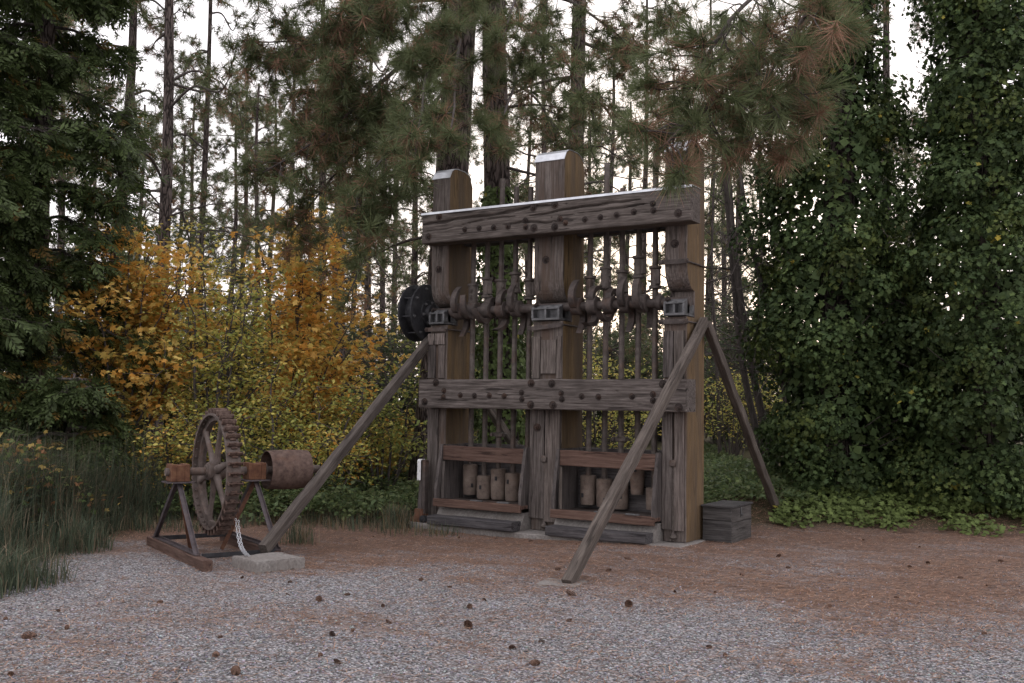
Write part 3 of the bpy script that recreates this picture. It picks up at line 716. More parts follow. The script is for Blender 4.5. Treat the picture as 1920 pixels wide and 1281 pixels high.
slab('concrete_pad', 'rough square concrete pad under the foot of the left brace', 1.03 - 0.27, 1.03 + 0.27, -4.32 - 0.29, -4.32 + 0.29, -0.25, padz, rz=-0.28, seed=8, cat='concrete pad')
slab('concrete_footing', 'small concrete footing flush with gravel under front right brace', fr[0] - 0.28, fr[0] + 0.14, fr[1] - 0.2, fr[1] + 0.2, -0.3, float(gz(fr[0], fr[1])) + 0.012, rz=0.2, seed=9, cat='footing')
for (x0, x1, nm, y0, zz) in ((0.35, 1.83, 'thick dark plank lying before the left mortar box', -0.53, 0.068), (2.36, 3.86, 'thick dark plank lying before the right mortar box', -0.53, 0.062)):
    o = timber(x1 - x0, 0.25, 0.13, 18, 0.004, 0.012, 60 + int(x0)).build('sill_plank', M_dark); o.location = (x0, y0 + 0.14 + 0.05, zz); o.rotation_euler = (0, 0, -0.015)
    tag(o, nm, 'plank')
# dark wooden box
bx = empty('wooden_box', (4.26, 0.47, float(gz(4.5, 0.8)) - 0.01), 0.02); tag(bx, 'dark wooden box with lid and hasp beside the right post', 'box')
bw_, bd_, bh_ = 0.40, 0.84, 0.50
def bb(name, a_, b_, mat=M_box, ch=0.006): mb = MB(); mb.box(a_, b_, ch); return mb.build(name, mat, bx)
bb('front_board', (0.0, 0.0, 0.0), (bw_, 0.022, 0.30)); bb('front_board', (0.0, 0.001, 0.305), (bw_, 0.023, bh_ - 0.03))
bb('side_board', (bw_ - 0.022, 0.025, 0.0), (bw_ + 0.001, bd_ - 0.025, 0.27), M_boxy); bb('side_board', (bw_ - 0.022, 0.025, 0.275), (bw_ + 0.002, bd_ - 0.025, bh_ - 0.03), M_boxy)
bb('side_board', (0.0, 0.025, 0.0), (0.022, bd_ - 0.025, bh_ - 0.03)); bb('back_board', (0.0, bd_ - 0.022, 0.0), (bw_, bd_, bh_ - 0.03))
bb('lid', (-0.02, -0.02, bh_ - 0.028), (bw_ + 0.02, bd_ + 0.02, bh_)); bb('hasp', (bw_ + 0.004, 0.36, 0.33), (bw_ + 0.012, 0.41, 0.46), M_bear, 0.002)
mb = MB(); mb.lathe((bw_ + 0.012, 0.385, 0.36), (bw_ + 0.03, 0.385, 0.36), [(0, .012), (1, .016)], 10); mb.build('staple', M_bear, bx, 30)
# old lifting jack leaning on the left post, white tag on top
jk = empty('lifting_jack', (0.035, -0.20, -0.005)); tag(jk, 'old wooden lifting jack with white paper tag beside left post', 'jack')
o = timber(0.74, 0.10, 0.085, 10, 0.003, 0.008, 71).build('jack_body', M_wx, jk); aim(o, (0, 0, 0.14), (0.02, 0.04, 0.88))
mb = MB(); mb.box((0.045, -0.05, 0.12), (0.10, 0.06, 0.93), 0.01); mb.build('rack_bar', M_iron, jk)
mb = MB(); mb.prism([(-0.13, 0.0), (-0.11, 0.06), (-0.06, 0.10), (-0.045, 0.2), (0.08, 0.2), (0.09, 0.1), (0.16, 0.05), (0.18, 0.0)], 1, -0.09, 0.07); mb.build('iron_foot', M_rust, jk)
mb = MB(); mb.lathe((0.12, -0.12, 0.05), (0.12, -0.05, 0.05), [(0, .03), (0.1, .06), (0.9, .06), (1, .03)], 16); mb.build('roller', M_black, jk, 35)
mb = MB(); mb.box((-0.046, -0.048, 0.62), (0.02, -0.043, 0.90), 0.002); mb.prism([(-0.048, 0.90), (-0.04, 0.925), (-0.02, 0.935), (0.06, 0.935), (0.06, 0.93), (-0.018, 0.93), (-0.036, 0.92), (-0.043, 0.90)], 0, -0.046, 0.02)
mb.build('paper_tag', M_tag, jk)

# ------------------------------------------------------------------ water wheel on its iron stand
A0 = np.array([-0.45, -4.37]); ang = math.atan2(0.91, 0.42); gw = float(gz(*A0))
ww = empty('water_wheel', (A0[0], A0[1], gw - 0.01), ang); tag(ww, 'rusty bucket water wheel and belt drum on an iron trestle', 'water wheel')
ZW = 0.92 - gw
mb = MB(); mb.cyl((-0.15, 0, ZW), (1.80, 0, ZW), 0.048, n=20); mb.build('shaft', M_wheel, ww, 40)
XW = 0.45; RR = 0.70
mb = MB(); NS = 72
def ring(mb, x0, x1, r0, r1, mi=0):
    vs = []; fs = []
    for k in range(NS):
        a_ = 2*PI*k/NS; c_, s_ = math.cos(a_), math.sin(a_)
        vs += [(x0, r0*c_, ZW + r0*s_), (x0, r1*c_, ZW + r1*s_), (x1, r1*c_, ZW + r1*s_), (x1, r0*c_, ZW + r0*s_)]
    for k in range(NS):
        b0, b1 = 4*k, 4*((k + 1) % NS); fs += [(b0 + q, b0 + (q + 1) % 4, b1 + (q + 1) % 4, b1 + q) for q in range(4)]
    mb.add(vs, fs, mi)
ring(mb, XW - 0.085, XW - 0.07, RR - 0.022, RR + 0.006); ring(mb, XW - 0.07, XW + 0.085, RR - 0.016, RR - 0.002); ring(mb, XW - 0.02, XW + 0.02, 0.615, RR - 0.016)
rim = mb.build('wheel_rim', M_wheel, ww, 35)
mb = MB(); mb.lathe((XW - 0.11, 0, ZW), (XW + 0.11, 0, ZW), [(0, .095), (0.1, .11), (0.3, .10), (0.5, .10), (0.7, .10), (0.9, .11), (1, .095)], 28); mb.lathe((XW - 0.13, 0, ZW), (XW - 0.108, 0, ZW), [(0, .075), (1, .08)], 24); mb.build('hub', M_wheel, rim, 35)
sp0 = None
for k in range(6):
    if sp0 is None:
        mb = MB(); vs = []; fs = []; n = 12; st_ = [(0.08, 0.05, 0.062), (0.25, 0.034, 0.044), (0.45, 0.028, 0.034), (0.58, 0.028, 0.042), (0.66, 0.035, 0.085)]
        for r, hx, hy in st_:
            for q in range(n):
                a_ = 2*PI*q/n; vs.append((hx*math.cos(a_), hy*math.sin(a_), r))
        for j in range(len(st_) - 1):
            for q in range(n): fs.append((j*n + q, j*n + (q + 1) % n, (j + 1)*n + (q + 1) % n, (j + 1)*n + q))
        mb.add(vs, fs); sp0 = mb.build('spoke', M_wheel, rim, 60); o = sp0
    else: o = copy_of(sp0, rim)
    o.location = (XW, 0, ZW); o.rotation_euler = (2*PI*k/6 + 0.28, 0, 0)
NBK = 40; bk0 = None; rv0 = None
for k in range(NBK):
    a_ = 2*PI*k/NBK
    if bk0 is None:
        mb = MB()          # split scoop: two shallow curved cups either side of a ridge, on a lug
        mb.box((-0.05, -0.03, RR - 0.004), (0.05, 0.03, RR + 0.02), 0.004)
        for s_ in (-1, 1):
            prof = [(0.0, 0.006), (0.035, -0.002), (0.075, -0.003), (0.115, 0.005)]
            vs = []; fs = []
            for zt_, yo in ((RR + 0.008, 0.0), (RR + 0.038, 0.002), (RR + 0.068, 0.022)):
                for (x, y) in prof: vs += [(s_*x, y + yo - 0.006, zt_), (s_*x, y + yo + 0.006, zt_)]
            m_ = len(prof)*2
            for a2 in range(2):
                for j in range(len(prof) - 1):
                    b0 = a2*m_ + 2*j; fs += [(b0, b0 + 2, b0 + m_ + 2, b0 + m_), (b0 + 1, b0 + m_ + 1, b0 + m_ + 3, b0 + 3)]
            b0 = 2*m_
            for j in range(len(prof) - 1): fs += [(b0 + 2*j, b0 + 2*j + 2, b0 + 2*j + 3, b0 + 2*j + 1), (2*j, 2*j + 1, 2*j + 3, 2*j + 2)]
            for a2 in range(2): q = a2*m_ + 6; fs += [(q, q + m_, q + m_ + 1, q + 1)]
            mb.add(vs, fs)
        mb.box((-0.117, -0.008, RR + 0.0), (-0.105, 0.03, RR + 0.07), 0.003); mb.box((0.105, -0.008, RR + 0.0), (0.117, 0.03, RR + 0.07), 0.003)
        bk0 = mb.build('bucket', M_bucket, rim); o = bk0
        mb = MB(); mb.lathe((0, -0.022, 0), (0, 0.002, 0), [(0, .006), (0.4, .012), (1, .013)], 8); rv0 = mb.build('rivet', M_wheel, rim, 40); rv = rv0
    else: o = copy_of(bk0, rim); rv = copy_of(rv0, rim)
    o.location = (XW + 0.012, 0, ZW); o.rotation_euler = (a_, 0, 0); o.scale = (0.74, 1, 1)
    rv.location = (XW - 0.05, 0.684*math.cos(a_ + 0.05), ZW + 0.684*math.sin(a_ + 0.05)); rv.rotation_euler = (a_ + 0.05, 0, 0)
# belt drum
mb = MB(); n = 48; xa, xb = 1.09, 1.62; vs = []; fs = []
prof = [(xa, .232), (xa, .24), (xa + 0.13, .246), (1.36, .25), (xb - 0.1, .246), (xb, .24), (xb, .232), (1.36, .240)]
for (x, r) in prof:
    for k in range(n): vs.append((x, r*math.cos(2*PI*k/n), ZW + r*math.sin(2*PI*k/n)))
for j in range(len(prof)):
    for k in range(n): fs.append((j*n + k, j*n + (k + 1) % n, ((j + 1) % len(prof))*n + (k + 1) % n, ((j + 1) % len(prof))*n + k))
mb.add(vs, fs); dr = mb.build('belt_drum', M_bucket, ww, 40)
for k in range(4):
    mb = MB(); a_ = 2*PI*k/4 + 0.5; mb.cyl((1.36, 0, ZW), (1.36, 0.238*math.cos(a_), ZW + 0.238*math.sin(a_)), 0.03, 0.022, 10); mb.build('spoke', M_bucket, dr, 40)
mb = MB(); mb.lathe((1.30, 0, ZW), (1.42, 0, ZW), [(0, .07), (1, .07)], 20); mb.build('hub', M_bucket, dr, 35)
mb = MB(); mb.lathe((1.055, 0, ZW), (1.085, 0, ZW), [(0, .08), (0.2, .092), (0.8, .092), (1, .08)], 20); mb.build('collar', M_wheel, ww, 35)
for xb_ in (0.0, 0.94):
    be = empty('trestle', (0, 0, 0)); be.parent = ww
    o = timber(2.42 if xb_ == 0 else 2.05, 0.11, 0.13, 14, 0.003, 0.008, 80 + int(xb_*10)).build('base_timber', M_red, be); o.matrix_local = Matrix(((0, 1, 0, xb_), (1, 0, 0, -1.27 if xb_ == 0 else -0.92), (0, 0, -1, 0.065), (0, 0, 0, 1)))
    def leg(name, p0, p1, w_=0.055, mat=M_leg):
        L = float(np.linalg.norm(np.array(p1) - np.array(p0))); mb = MB(); mb.box((0, -w_/2, -0.004), (L, w_/2, 0.004), 0.001); mb.box((0, -w_/2, -w_/2), (L, -w_/2 + 0.008, w_/2), 0.001)
        o = mb.build(name, mat, be); aim(o, p0, p1); return o
    zt_ = ZW - 0.13
    leg('leg', (xb_, -0.84, 0.13), (xb_, -0.05, zt_)); leg('leg', (xb_, 0.92, 0.13), (xb_, 0.05, zt_)); leg('leg', (xb_ + (0.28 if xb_ == 0 else -0.28), 0.30, 0.02), (xb_ + 0.03, 0.03, zt_), 0.05, M_rust)
    leg('sole_bar', (xb_, -0.9, 0.137), (xb_, 1.0, 0.137), 0.06)
    mb = MB(); mb.box((xb_ - 0.16, -0.14, zt_), (xb_ + 0.16, 0.14, zt_ + 0.018), 0.002); mb.build('platform', M_leg, be)
    mb = MB(); mb.box((xb_ - 0.10, -0.105, zt_ + 0.018), (xb_ + 0.10, 0.105, zt_ + 0.215), 0.008)
    mb.box((xb_ - 0.11, -0.118, zt_ + 0.02), (xb_ - 0.05, 0.118, zt_ + 0.225), 0.005); mb.box((xb_ + 0.05, -0.118, zt_ + 0.02), (xb_ + 0.11, 0.118, zt_ + 0.225), 0.005)
    mb.build('bearing', M_orust, be)
for y_ in (-0.88, 0.90):
    mb = MB(); mb.box((0.04, y_ - 0.03, 0.10), (0.90, y_ + 0.03, 0.108), 0.001); mb.box((0.04, y_ - 0.03, 0.10), (0.90, y_ - 0.022, 0.155), 0.001); mb.build('cross_bar', M_black, ww)
# bright chain from the wheel to the pad
ch_pts = curve([at(443, 972, 12.2), at(446, 1000, 12.0), at(450, 1022, 11.85), at(456, 1034, 11.75), at(464, 1043, 11.62)], 40)
mb = MB()
for st_ in range(2):
    for k in range(0, len(ch_pts) - 2, 2):
        p0, p1 = ch_pts[k + st_], ch_pts[min(k + 2 + st_, len(ch_pts) - 1)]; d_ = unit(p1 - p0); off = np.array([0.022*st_ - 0.011, 0.018*st_, 0]); mid = (p0 + p1)/2 + off
        sd = unit(np.cross(d_, [0.3, 0.8, 0.1] if (k//2) % 2 else [0.8, -0.5, 0.2]))
        q = [mid + d_*0.019*a_ + sd*0.010*b_ for a_, b_ in ((-1, -0.5), (-0.6, -1), (0.6, -1), (1, -0.5), (1, 0.5), (0.6, 1), (-0.6, 1), (-1, 0.5))]
        for j in range(8): mb.cyl(q[j], q[(j + 1) % 8], 0.0032, n=5, cap=False)
tag(mb.build('chain', M_chain), 'shiny steel chain hanging from the water wheel to the pad', 'chain')

# ------------------------------------------------------------------ foliage templates
def needle_tuft(nn, length, width, seed, brown=0.0, spread=(0.25, 1.75)):
    """a bottle-brush of needles round the tip of a shoot pointing along +X; dead needles hang behind it"""
    R = np.random.default_rng(seed); tv = []; tf = []; tc = []
    for k in range(nn):
        dead = R.random() < brown
        th = R.uniform(*spread) if not dead else R.uniform(1.5, 2.6); ph_ = R.uniform(0, 2*PI)
        d = np.array([math.cos(th), math.sin(th)*math.cos(ph_), math.sin(th)*math.sin(ph_)])
        o = np.array([R.uniform(-0.55, 0.05)*length*0.7, 0, 0]); L = length*R.uniform(0.75, 1.1)
        s_ = unit(np.cross(d, R.normal(0, 1, 3)))*width; b = len(tv)
        tv += [o - s_/2, o + s_/2, o + d*L]; tf.append((b, b + 1, b + 2))
        g = R.uniform(0.75, 1.25)
        c_ = np.array([0.30, 0.175, 0.115])*g if dead else np.array([0.135, 0.16, 0.075])*g
        tc += [c_*0.9, c_*0.9, c_*1.1]
    return np.array(tv), np.array(tf), np.array(tc)
TUFT_N = [needle_tuft(80, 0.23, 0.0076, 1), needle_tuft(76, 0.23, 0.0076, 2, 0.3), needle_tuft(70, 0.23, 0.0074, 3, 0.75)]
TUFT_M = [needle_tuft(50, 0.24, 0.0105, 4), needle_tuft(48, 0.24, 0.0105, 5, 0.3), needle_tuft(44, 0.24, 0.010, 6, 0.8)]
TUFT_F = [needle_tuft(26, 0.30, 0.019, 7), needle_tuft(25, 0.30, 0.019, 8, 0.35), needle_tuft(22, 0.28, 0.018, 9, 0.8)]
def tufts(T, pos, dirs, probs, scl=1.0, hang=0.5):
    """needle tufts at pos pointing along dirs; dead ones point down"""
    n = len(pos); kind = rng.choice(len(T), n, p=probs); out = []
    for k in range(len(T)):
        m_ = kind == k
        if not m_.any(): continue
        d = dirs[m_].copy()
        if k == 2: d[:, 2] += hang*2          # shoot up, dead needles fall back and down round it
        out.append(scatter(*T[k], pos[m_], frames(d), scl*rng.uniform(0.75, 1.2, m_.sum()), rng.uniform(0.75, 1.25, (m_.sum(), 1))*np.ones((1, 3))))
    return out
def limb(ctrl, r0, r1, nside, slen, T, probs, wood_, leaf_, tscl=1.0, tpt=5, droop=0.15, start=0.25):
    """a crooked limb through control points with side twigs that carry needle tufts"""
    n = 22; P = curve(ctrl, n); L = np.linalg.norm(np.diff(P, axis=0), axis=1).sum()
    wob = np.cumsum(rng.normal(0, 0.012*L/n*2, (n, 3)), 0); wob -= np.linspace(0, 1, n)[:, None]*wob[-1]; P = P + wob
    wood_.append(tube(P, np.linspace(r0, r1, n), 7))
    pos = []; dirs = []
    for k in range(nside):
        u_ = start + (1 - start)*(k + rng.random())/nside; i = min(int(u_*(n - 1)), n - 2)
        tdir = unit(P[i + 1] - P[i]); sd = unit(np.cross(tdir, rng.normal(0, 1, 3)))
        ln = slen*rng.uniform(0.5, 1.15)*(1.15 - 0.5*u_); e0 = P[i]
        d0 = unit(sd*rng.uniform(0.6, 1.1) + tdir*rng.uniform(0.4, 0.9)); m_ = 7
        Q = [e0]; d_ = d0.copy()
        for q in range(m_ - 1):
            d_ = unit(d_ + rng.normal(0, 0.22, 3) + np.array([0, 0, 0.12*q/m_ - droop*(1 - q/m_)])); Q.append(Q[-1] + d_*ln/(m_ - 1))
        Q = np.array(Q); wood_.append(tube(Q, np.linspace(max(r1*0.8, 0.008), 0.006, m_), 4))
        for q in range(tpt):
            if q == 0: pos.append(Q[-1]); dirs.append(d_)
            else:
                j = rng.integers(2, m_); w0 = Q[j]; dd = unit(d_ + rng.normal(0, 0.7, 3) + np.array([0, 0, 0.25])); tl = rng.uniform(0.12, 0.35)*min(1.0, slen)
                wood_.append(tube(np.array([w0, w0 + dd*tl*0.5 + rng.normal(0, 0.015, 3), w0 + dd*tl]), [0.006, 0.005, 0.004], 3)); pos.append(w0 + dd*tl); dirs.append(dd)
    pos.append(P[-1]); dirs.append(unit(P[-1] - P[-2]))
    leaf_ += tufts(T, np.array(pos), np.array(dirs), probs, tscl)
def trunk_tube(base, top, r0, r1, n=26, sides=16, bend=0.12):
    u_ = np.linspace(0, 1, n); P = base[None]*(1 - u_[:, None]) + top[None]*u_[:, None]
    P[:, :2] += bend*np.sin(u_*PI*rng.uniform(1, 2.5) + rng.uniform(0, 6))[:, None]*rng.normal(0, 0.6, 2)[None]*np.sin(u_*PI)[:, None]
    R = r0 + (r1 - r0)*u_; R = R*(1 + 0.35*np.exp(-u_*28)); V, F, C_, mi = tube(P, R, sides)
    V = V + (vnoise(np.arange(len(V))*0.37, np.arange(len(V))*0.11, 1, 5)[:, None] - 0.5)*r0*0.10*unit(V - np.repeat(P, sides, 0))
    return (V, F, C_, mi), P

# ------------------------------------------------------------------ forest pines behind (meshes shared between trees)
def pine_mesh(seed, height, z_live, nb, T, probs, dead=10, spread=2.6, r0=0.2):
    global rng
    keep = rng; rng = np.random.default_rng(seed)
    tr, P = trunk_tube(np.array([0, 0, -0.2]), np.array([0, 0, height]), r0, r0*0.25, 30, 12, 0.25)
    wd = []; lf = []
    for k in range(nb):
        u_ = rng.random()**0.9; z = z_live + (height - z_live)*u_; i = int(z/height*29); az_ = rng.uniform(0, 2*PI); ln = spread*(1.1 - 0.75*(z - z_live)/(height - z_live))*rng.uniform(0.6, 1.2)
        b = P[min(i, 29)]; o = np.array([math.cos(az_), math.sin(az_), 0])
        c_ = [b, b + o*ln*0.4 + np.array([0, 0, rng.uniform(-0.1, 0.25)*ln]), b + o*ln*0.8 + np.array([0, 0, rng.uniform(-0.35, 0.15)*ln]), b + o*ln + np.array([0, 0, rng.uniform(-0.35, 0.3)*ln])]
        limb(c_, 0.04, 0.012, 7, 0.9, T, probs, wd, lf, 0.95, 5, 0.1)
    for k in range(dead):                     # bare dead stubs and snags lower down
        z = rng.uniform(1.5, z_live + 2); az_ = rng.uniform(0, 2*PI); ln = rng.uniform(0.6, 2.4); b = P[int(z/height*29)]; o = np.array([math.cos(az_), math.sin(az_), 0])
        Q = curve([b, b + o*ln*0.5 + np.array([0, 0, rng.uniform(-0.2, 0.3)]), b + o*ln + np.array([0, 0, rng.uniform(-0.6, 0.3)])], 8); Q += rng.normal(0, 0.025, Q.shape)*np.linspace(0, 1, 8)[:, None]
        wd.append(tube(Q, np.linspace(0.03, 0.008, 8), 5))
        for q in range(3):
            j = rng.integers(3, 8); e = rng.normal(0, 0.3, 3); wd.append(tube(np.array([Q[j], Q[j] + e*0.6 + rng.normal(0, .05, 3), Q[j] + e]), [0.009, 0.007, 0.004], 3))
    rng = keep
    return tr, wd, lf
_pm = []
for k, (h_, zl, nb_, pr_, sprd) in enumerate([(19, 3.8, 34, (.55, .3, .15), 2.6), (20, 5.0, 30, (.5, .33, .17), 2.8), (17, 2.8, 34, (.6, .28, .12), 2.3), (21, 6.0, 24, (.5, .3, .2), 2.4)]):
    tr, wd, lf = pine_mesh(100 + k, h_, zl, nb_, TUFT_F, pr_, 12, sprd)
    a_ = np_mesh('trunk', [tr], [M_bark], smooth=True).data; b_ = np_mesh('branches', wd, [M_twig]).data; c_ = np_mesh('crown', lf, [M_needle]).data
    for o in [q for q in col.objects if q.name.split('.')[0] in ('trunk', 'branches', 'crown') and q.parent is None]: bpy.data.objects.remove(o)
    _pm.append((a_, b_, c_))
def pine(name, label, px, depth, wpx, kind, rz, lean=0.0, group='pines of the wood behind'):
    q = gstand(px, depth); e = empty(name, q); dia = wpx/FPX*depth; s_ = dia/0.36
    zs = min(max(s_, 0.8), 1.25); e.rotation_euler = (0, lean, rz)
    for d_, nm in zip(_pm[kind], ('trunk', 'branches', 'crown')):
        o = bpy.data.objects.new(nm, d_); link(o, e); o.scale = ((s_, s_, zs) if nm == 'trunk' else (zs, zs, zs))
        if nm != 'trunk': o['kind'] = 'stuff'
    tag(e, label, 'tree', group); return e
PN = [('pine with slim trunk just right of the dark cedar', 212, 27, 25, 0), ('stoutest straight pine behind the orange maple on the left', 291, 25, 27, 1),
      ('slim dark pine standing right of the stoutest left pine', 366, 30, 15, 3), ('pine with trunk hidden by brown branches left of leaning pine', 588, 33, 20, 2),
      ('pine trunk seen through gap beyond the pulley wheel', 634, 31, 21, 1), ('thin pine right of the pine beyond the pulley wheel', 682, 39, 15, 3),
      ('thin far pine nearest the leaning pine on its left', 712, 44, 13, 0), ('straight grey pine rising above the centre post', 1072, 23, 35, 3),
      ('thin pine seen between centre and right posts', 1145, 34, 14, 2), ('bare dark pine trunk in the gap between ivy columns', 1662, 24, 20, 3),
      ('far pine between the slim pine and the brown branches', 468, 46, 14, 2), ('far thin pine left of the far twin gap', 425, 56, 12, 0),
      ('far pine above the orange maple crown', 535, 52, 14, 1), ('far pine seen over the left beam end', 765, 50, 16, 2), ('far pine seen right of the ivy wrapped trunk', 1010, 47, 16, 0),
      ('far pine beyond the right hand stamps', 1205, 52, 15, 1), ('far pine behind the leaning grey stems', 1385, 42, 17, 2), ('far pine behind the big ivy column', 1790, 40, 18, 0),
      ('far pine behind the cedar crown', 95, 40, 18, 2), ('far pine at left picture edge', 20, 34, 20, 1), ('far pine seen through the orange maple', 325, 55, 12, 2), ('far pine seen just right of right post', 1330, 60, 14, 3),
      ('far small pine behind the pulley wheel', 660, 62, 12, 0), ('far small pine left of the maple top', 160, 60, 12, 1), ('far small pine behind the upper beam middle', 930, 64, 12, 2), ('far small pine behind right stems', 1100, 66, 12, 0)]
FP = [(55, 52, 'behind the dark cedar crown'), (250, 48, 'between the cedar and the stoutest left pine'), (345, 64, 'behind the slim dark pine'), (445, 66, 'left of the open sky gap'), (505, 60, 'over the second orange maple'), (575, 48, 'behind the brown hanging boughs'), (620, 58, 'left of the pine beyond the pulley'), (735, 60, 'just left of the left post'),
      (845, 50, 'behind the left post top'), (985, 58, 'left of the centre post top'), (1040, 54, 'behind the centre post'), (1175, 60, 'over the middle right stamps'), (1260, 48, 'behind the right post'), (1300, 56, 'touching the right post edge'), (1355, 50, 'among the leaning grey stems'), (1425, 54, 'left of the narrow ivy column'), (1700, 50, 'low in the ivy gap'), (1640, 60, 'high in the ivy gap')]
PN += [('distant pine ' + lab, px, dp, 13, 2 if k % 3 else 0) for k, (px, dp, lab) in enumerate(FP)]
for k, (lab, px, dp, wp, kd) in enumerate(PN):
    pine('pine_tree', lab, px, dp, wp, kd, k*1.7 + 0.4, rng.normal(0, 0.006))

# two big pines right behind the mill with boughs hanging forward over it
def big_pine(label, base_px, depth, top, r0, limbs, stubs=6):
    b = gstand(base_px, depth); e = empty('ponderosa_pine', b); e['category'] = 'tree'; e['label'] = label
    top = np.array(top); u_ = (16.0 - b[2])/(top[2] - b[2]); top2 = b + (top - b)*u_
    tr, P = trunk_tube(np.array([0, 0, -0.2]), top2 - b, r0, r0*0.62, 44, 28, 0.1)
    tk = np_mesh('trunk', [tr], [M_bark], e, smooth=True)
    for (pts, rr0, ns, sl, T, probs, tp) in limbs:
        wd = []; lf = []
        c_ = [at(*q) - b for q in pts]
        zz = c_[0][2]; i = int(np.argmin(np.abs(P[:, 2] - zz))); c_[0] = P[i]
        limb(c_, rr0*0.75, 0.011, int(ns*1.3), sl, T, probs, wd, lf, 1.22, tp + 1, 0.16)
        bg_ = np_mesh('bough', wd, [M_twig], e); nd = np_mesh('bough_needles', lf, [M_needle], bg_); nd['kind'] = 'stuff'
    for k in range(stubs):
        i = rng.integers(10, 40); az_ = rng.uniform(0, 6.3); ln = rng.uniform(0.8, 2.2); o = np.array([math.cos(az_), math.sin(az_), rng.uniform(-0.3, 0.2)]); Q = np.array([P[i], P[i] + o*ln*0.5 + rng.normal(0, .08, 3), P[i] + o*ln]); np_mesh('snag', [tube(curve(Q, 8), np.linspace(0.04, 0.01, 8), 5)], [M_twig], e)
    return e
G, B_, X_ = (.62, .28, .10), (.45, .33, .22), (.3, .35, .35)
big_pine('big leaning ponderosa pine behind the left post, boughs hanging left', 803, 20.0, at(872, 0, 20.0), 0.37, [
    ([(865, 30, 19.7), (730, 140, 18.6), (610, 250, 18), (490, 325, 17.6)], 0.07, 26, 1.1, TUFT_M, B_, 6),
    ([(855, 130, 19.6), (780, 230, 18), (700, 320, 17), (655, 410, 16.8)], 0.055, 22, 1.0, TUFT_M, G, 6),
    ([(868, 40, 19.4), (815, 110, 17), (790, 215, 15.6), (770, 330, 15)], 0.05, 14, 0.7, TUFT_N, G, 4),
    ([(865, -20, 19.6), (720, 10, 19), (590, 70, 18.8), (470, 80, 18.6)], 0.06, 26, 1.1, TUFT_M, B_, 6),
    ([(860, 90, 19.5), (740, 200, 18.8), (640, 180, 18.5), (560, 210, 18.3)], 0.05, 24, 1.0, TUFT_M, B_, 6),
    ([(850, 200, 19.5), (770, 330, 18.6), (705, 440, 18.2), (650, 560, 18)], 0.05, 12, 0.9, TUFT_M, X_, 2),
    ([(868, -60, 19.5), (760, -40, 18), (680, 40, 17.5), (640, 130, 17.4)], 0.05, 22, 1.0, TUFT_M, B_, 6),
    ([(862, 70, 19.5), (850, 130, 17), (850, 200, 15.6), (840, 275, 15.2)], 0.045, 9, 0.6, TUFT_N, B_, 3),
    ([(858, 110, 19.7), (700, 250, 19), (600, 360, 18.8), (545, 440, 18.7)], 0.05, 18, 1.0, TUFT_M, X_, 4),
    ([(868, -150, 19.5), (690, -160, 18.5), (560, -100, 18), (480, -40, 18)], 0.06, 22, 1.1, TUFT_M, B_, 6)])
pB = big_pine('big upright ponderosa pine with ivy round its foot behind left bay', 948, 21.0, at(925, 0, 21.0), 0.31, [
    ([(930, 60, 20.7), (965, 130, 18.5), (945, 210, 16.6), (915, 285, 15.8)], 0.05, 13, 0.7, TUFT_N, G, 4),
    ([(930, 20, 20.7), (1000, 60, 19), (1070, 130, 17.6), (1120, 235, 16.8)], 0.05, 16, 0.9, TUFT_M, G, 4),
    ([(928, -40, 20.8), (1040, -10, 20), (1150, 60, 19.5), (1235, 150, 19)], 0.055, 18, 1.2, TUFT_M, B_, 4),
    ([(930, 120, 20.8), (1000, 180, 20), (1040, 240, 19.6), (1100, 330, 19.4)], 0.04, 12, 0.9, TUFT_M, X_, 3),
    ([(928, -100, 20.8), (880, -60, 19), (830, 20, 17), (800, 110, 16.2)], 0.05, 20, 0.9, TUFT_N, G, 6),
    ([(929, -80, 20.8), (990, -80, 18.6), (960, 10, 16.8), (935, 110, 16.2)], 0.05, 11, 0.7, TUFT_N, B_, 4),
    ([(929, -160, 20.8), (1100, -140, 20), (1200, -60, 19.6), (1290, 30, 19.2)], 0.06, 18, 1.2, TUFT_M, B_, 4)])

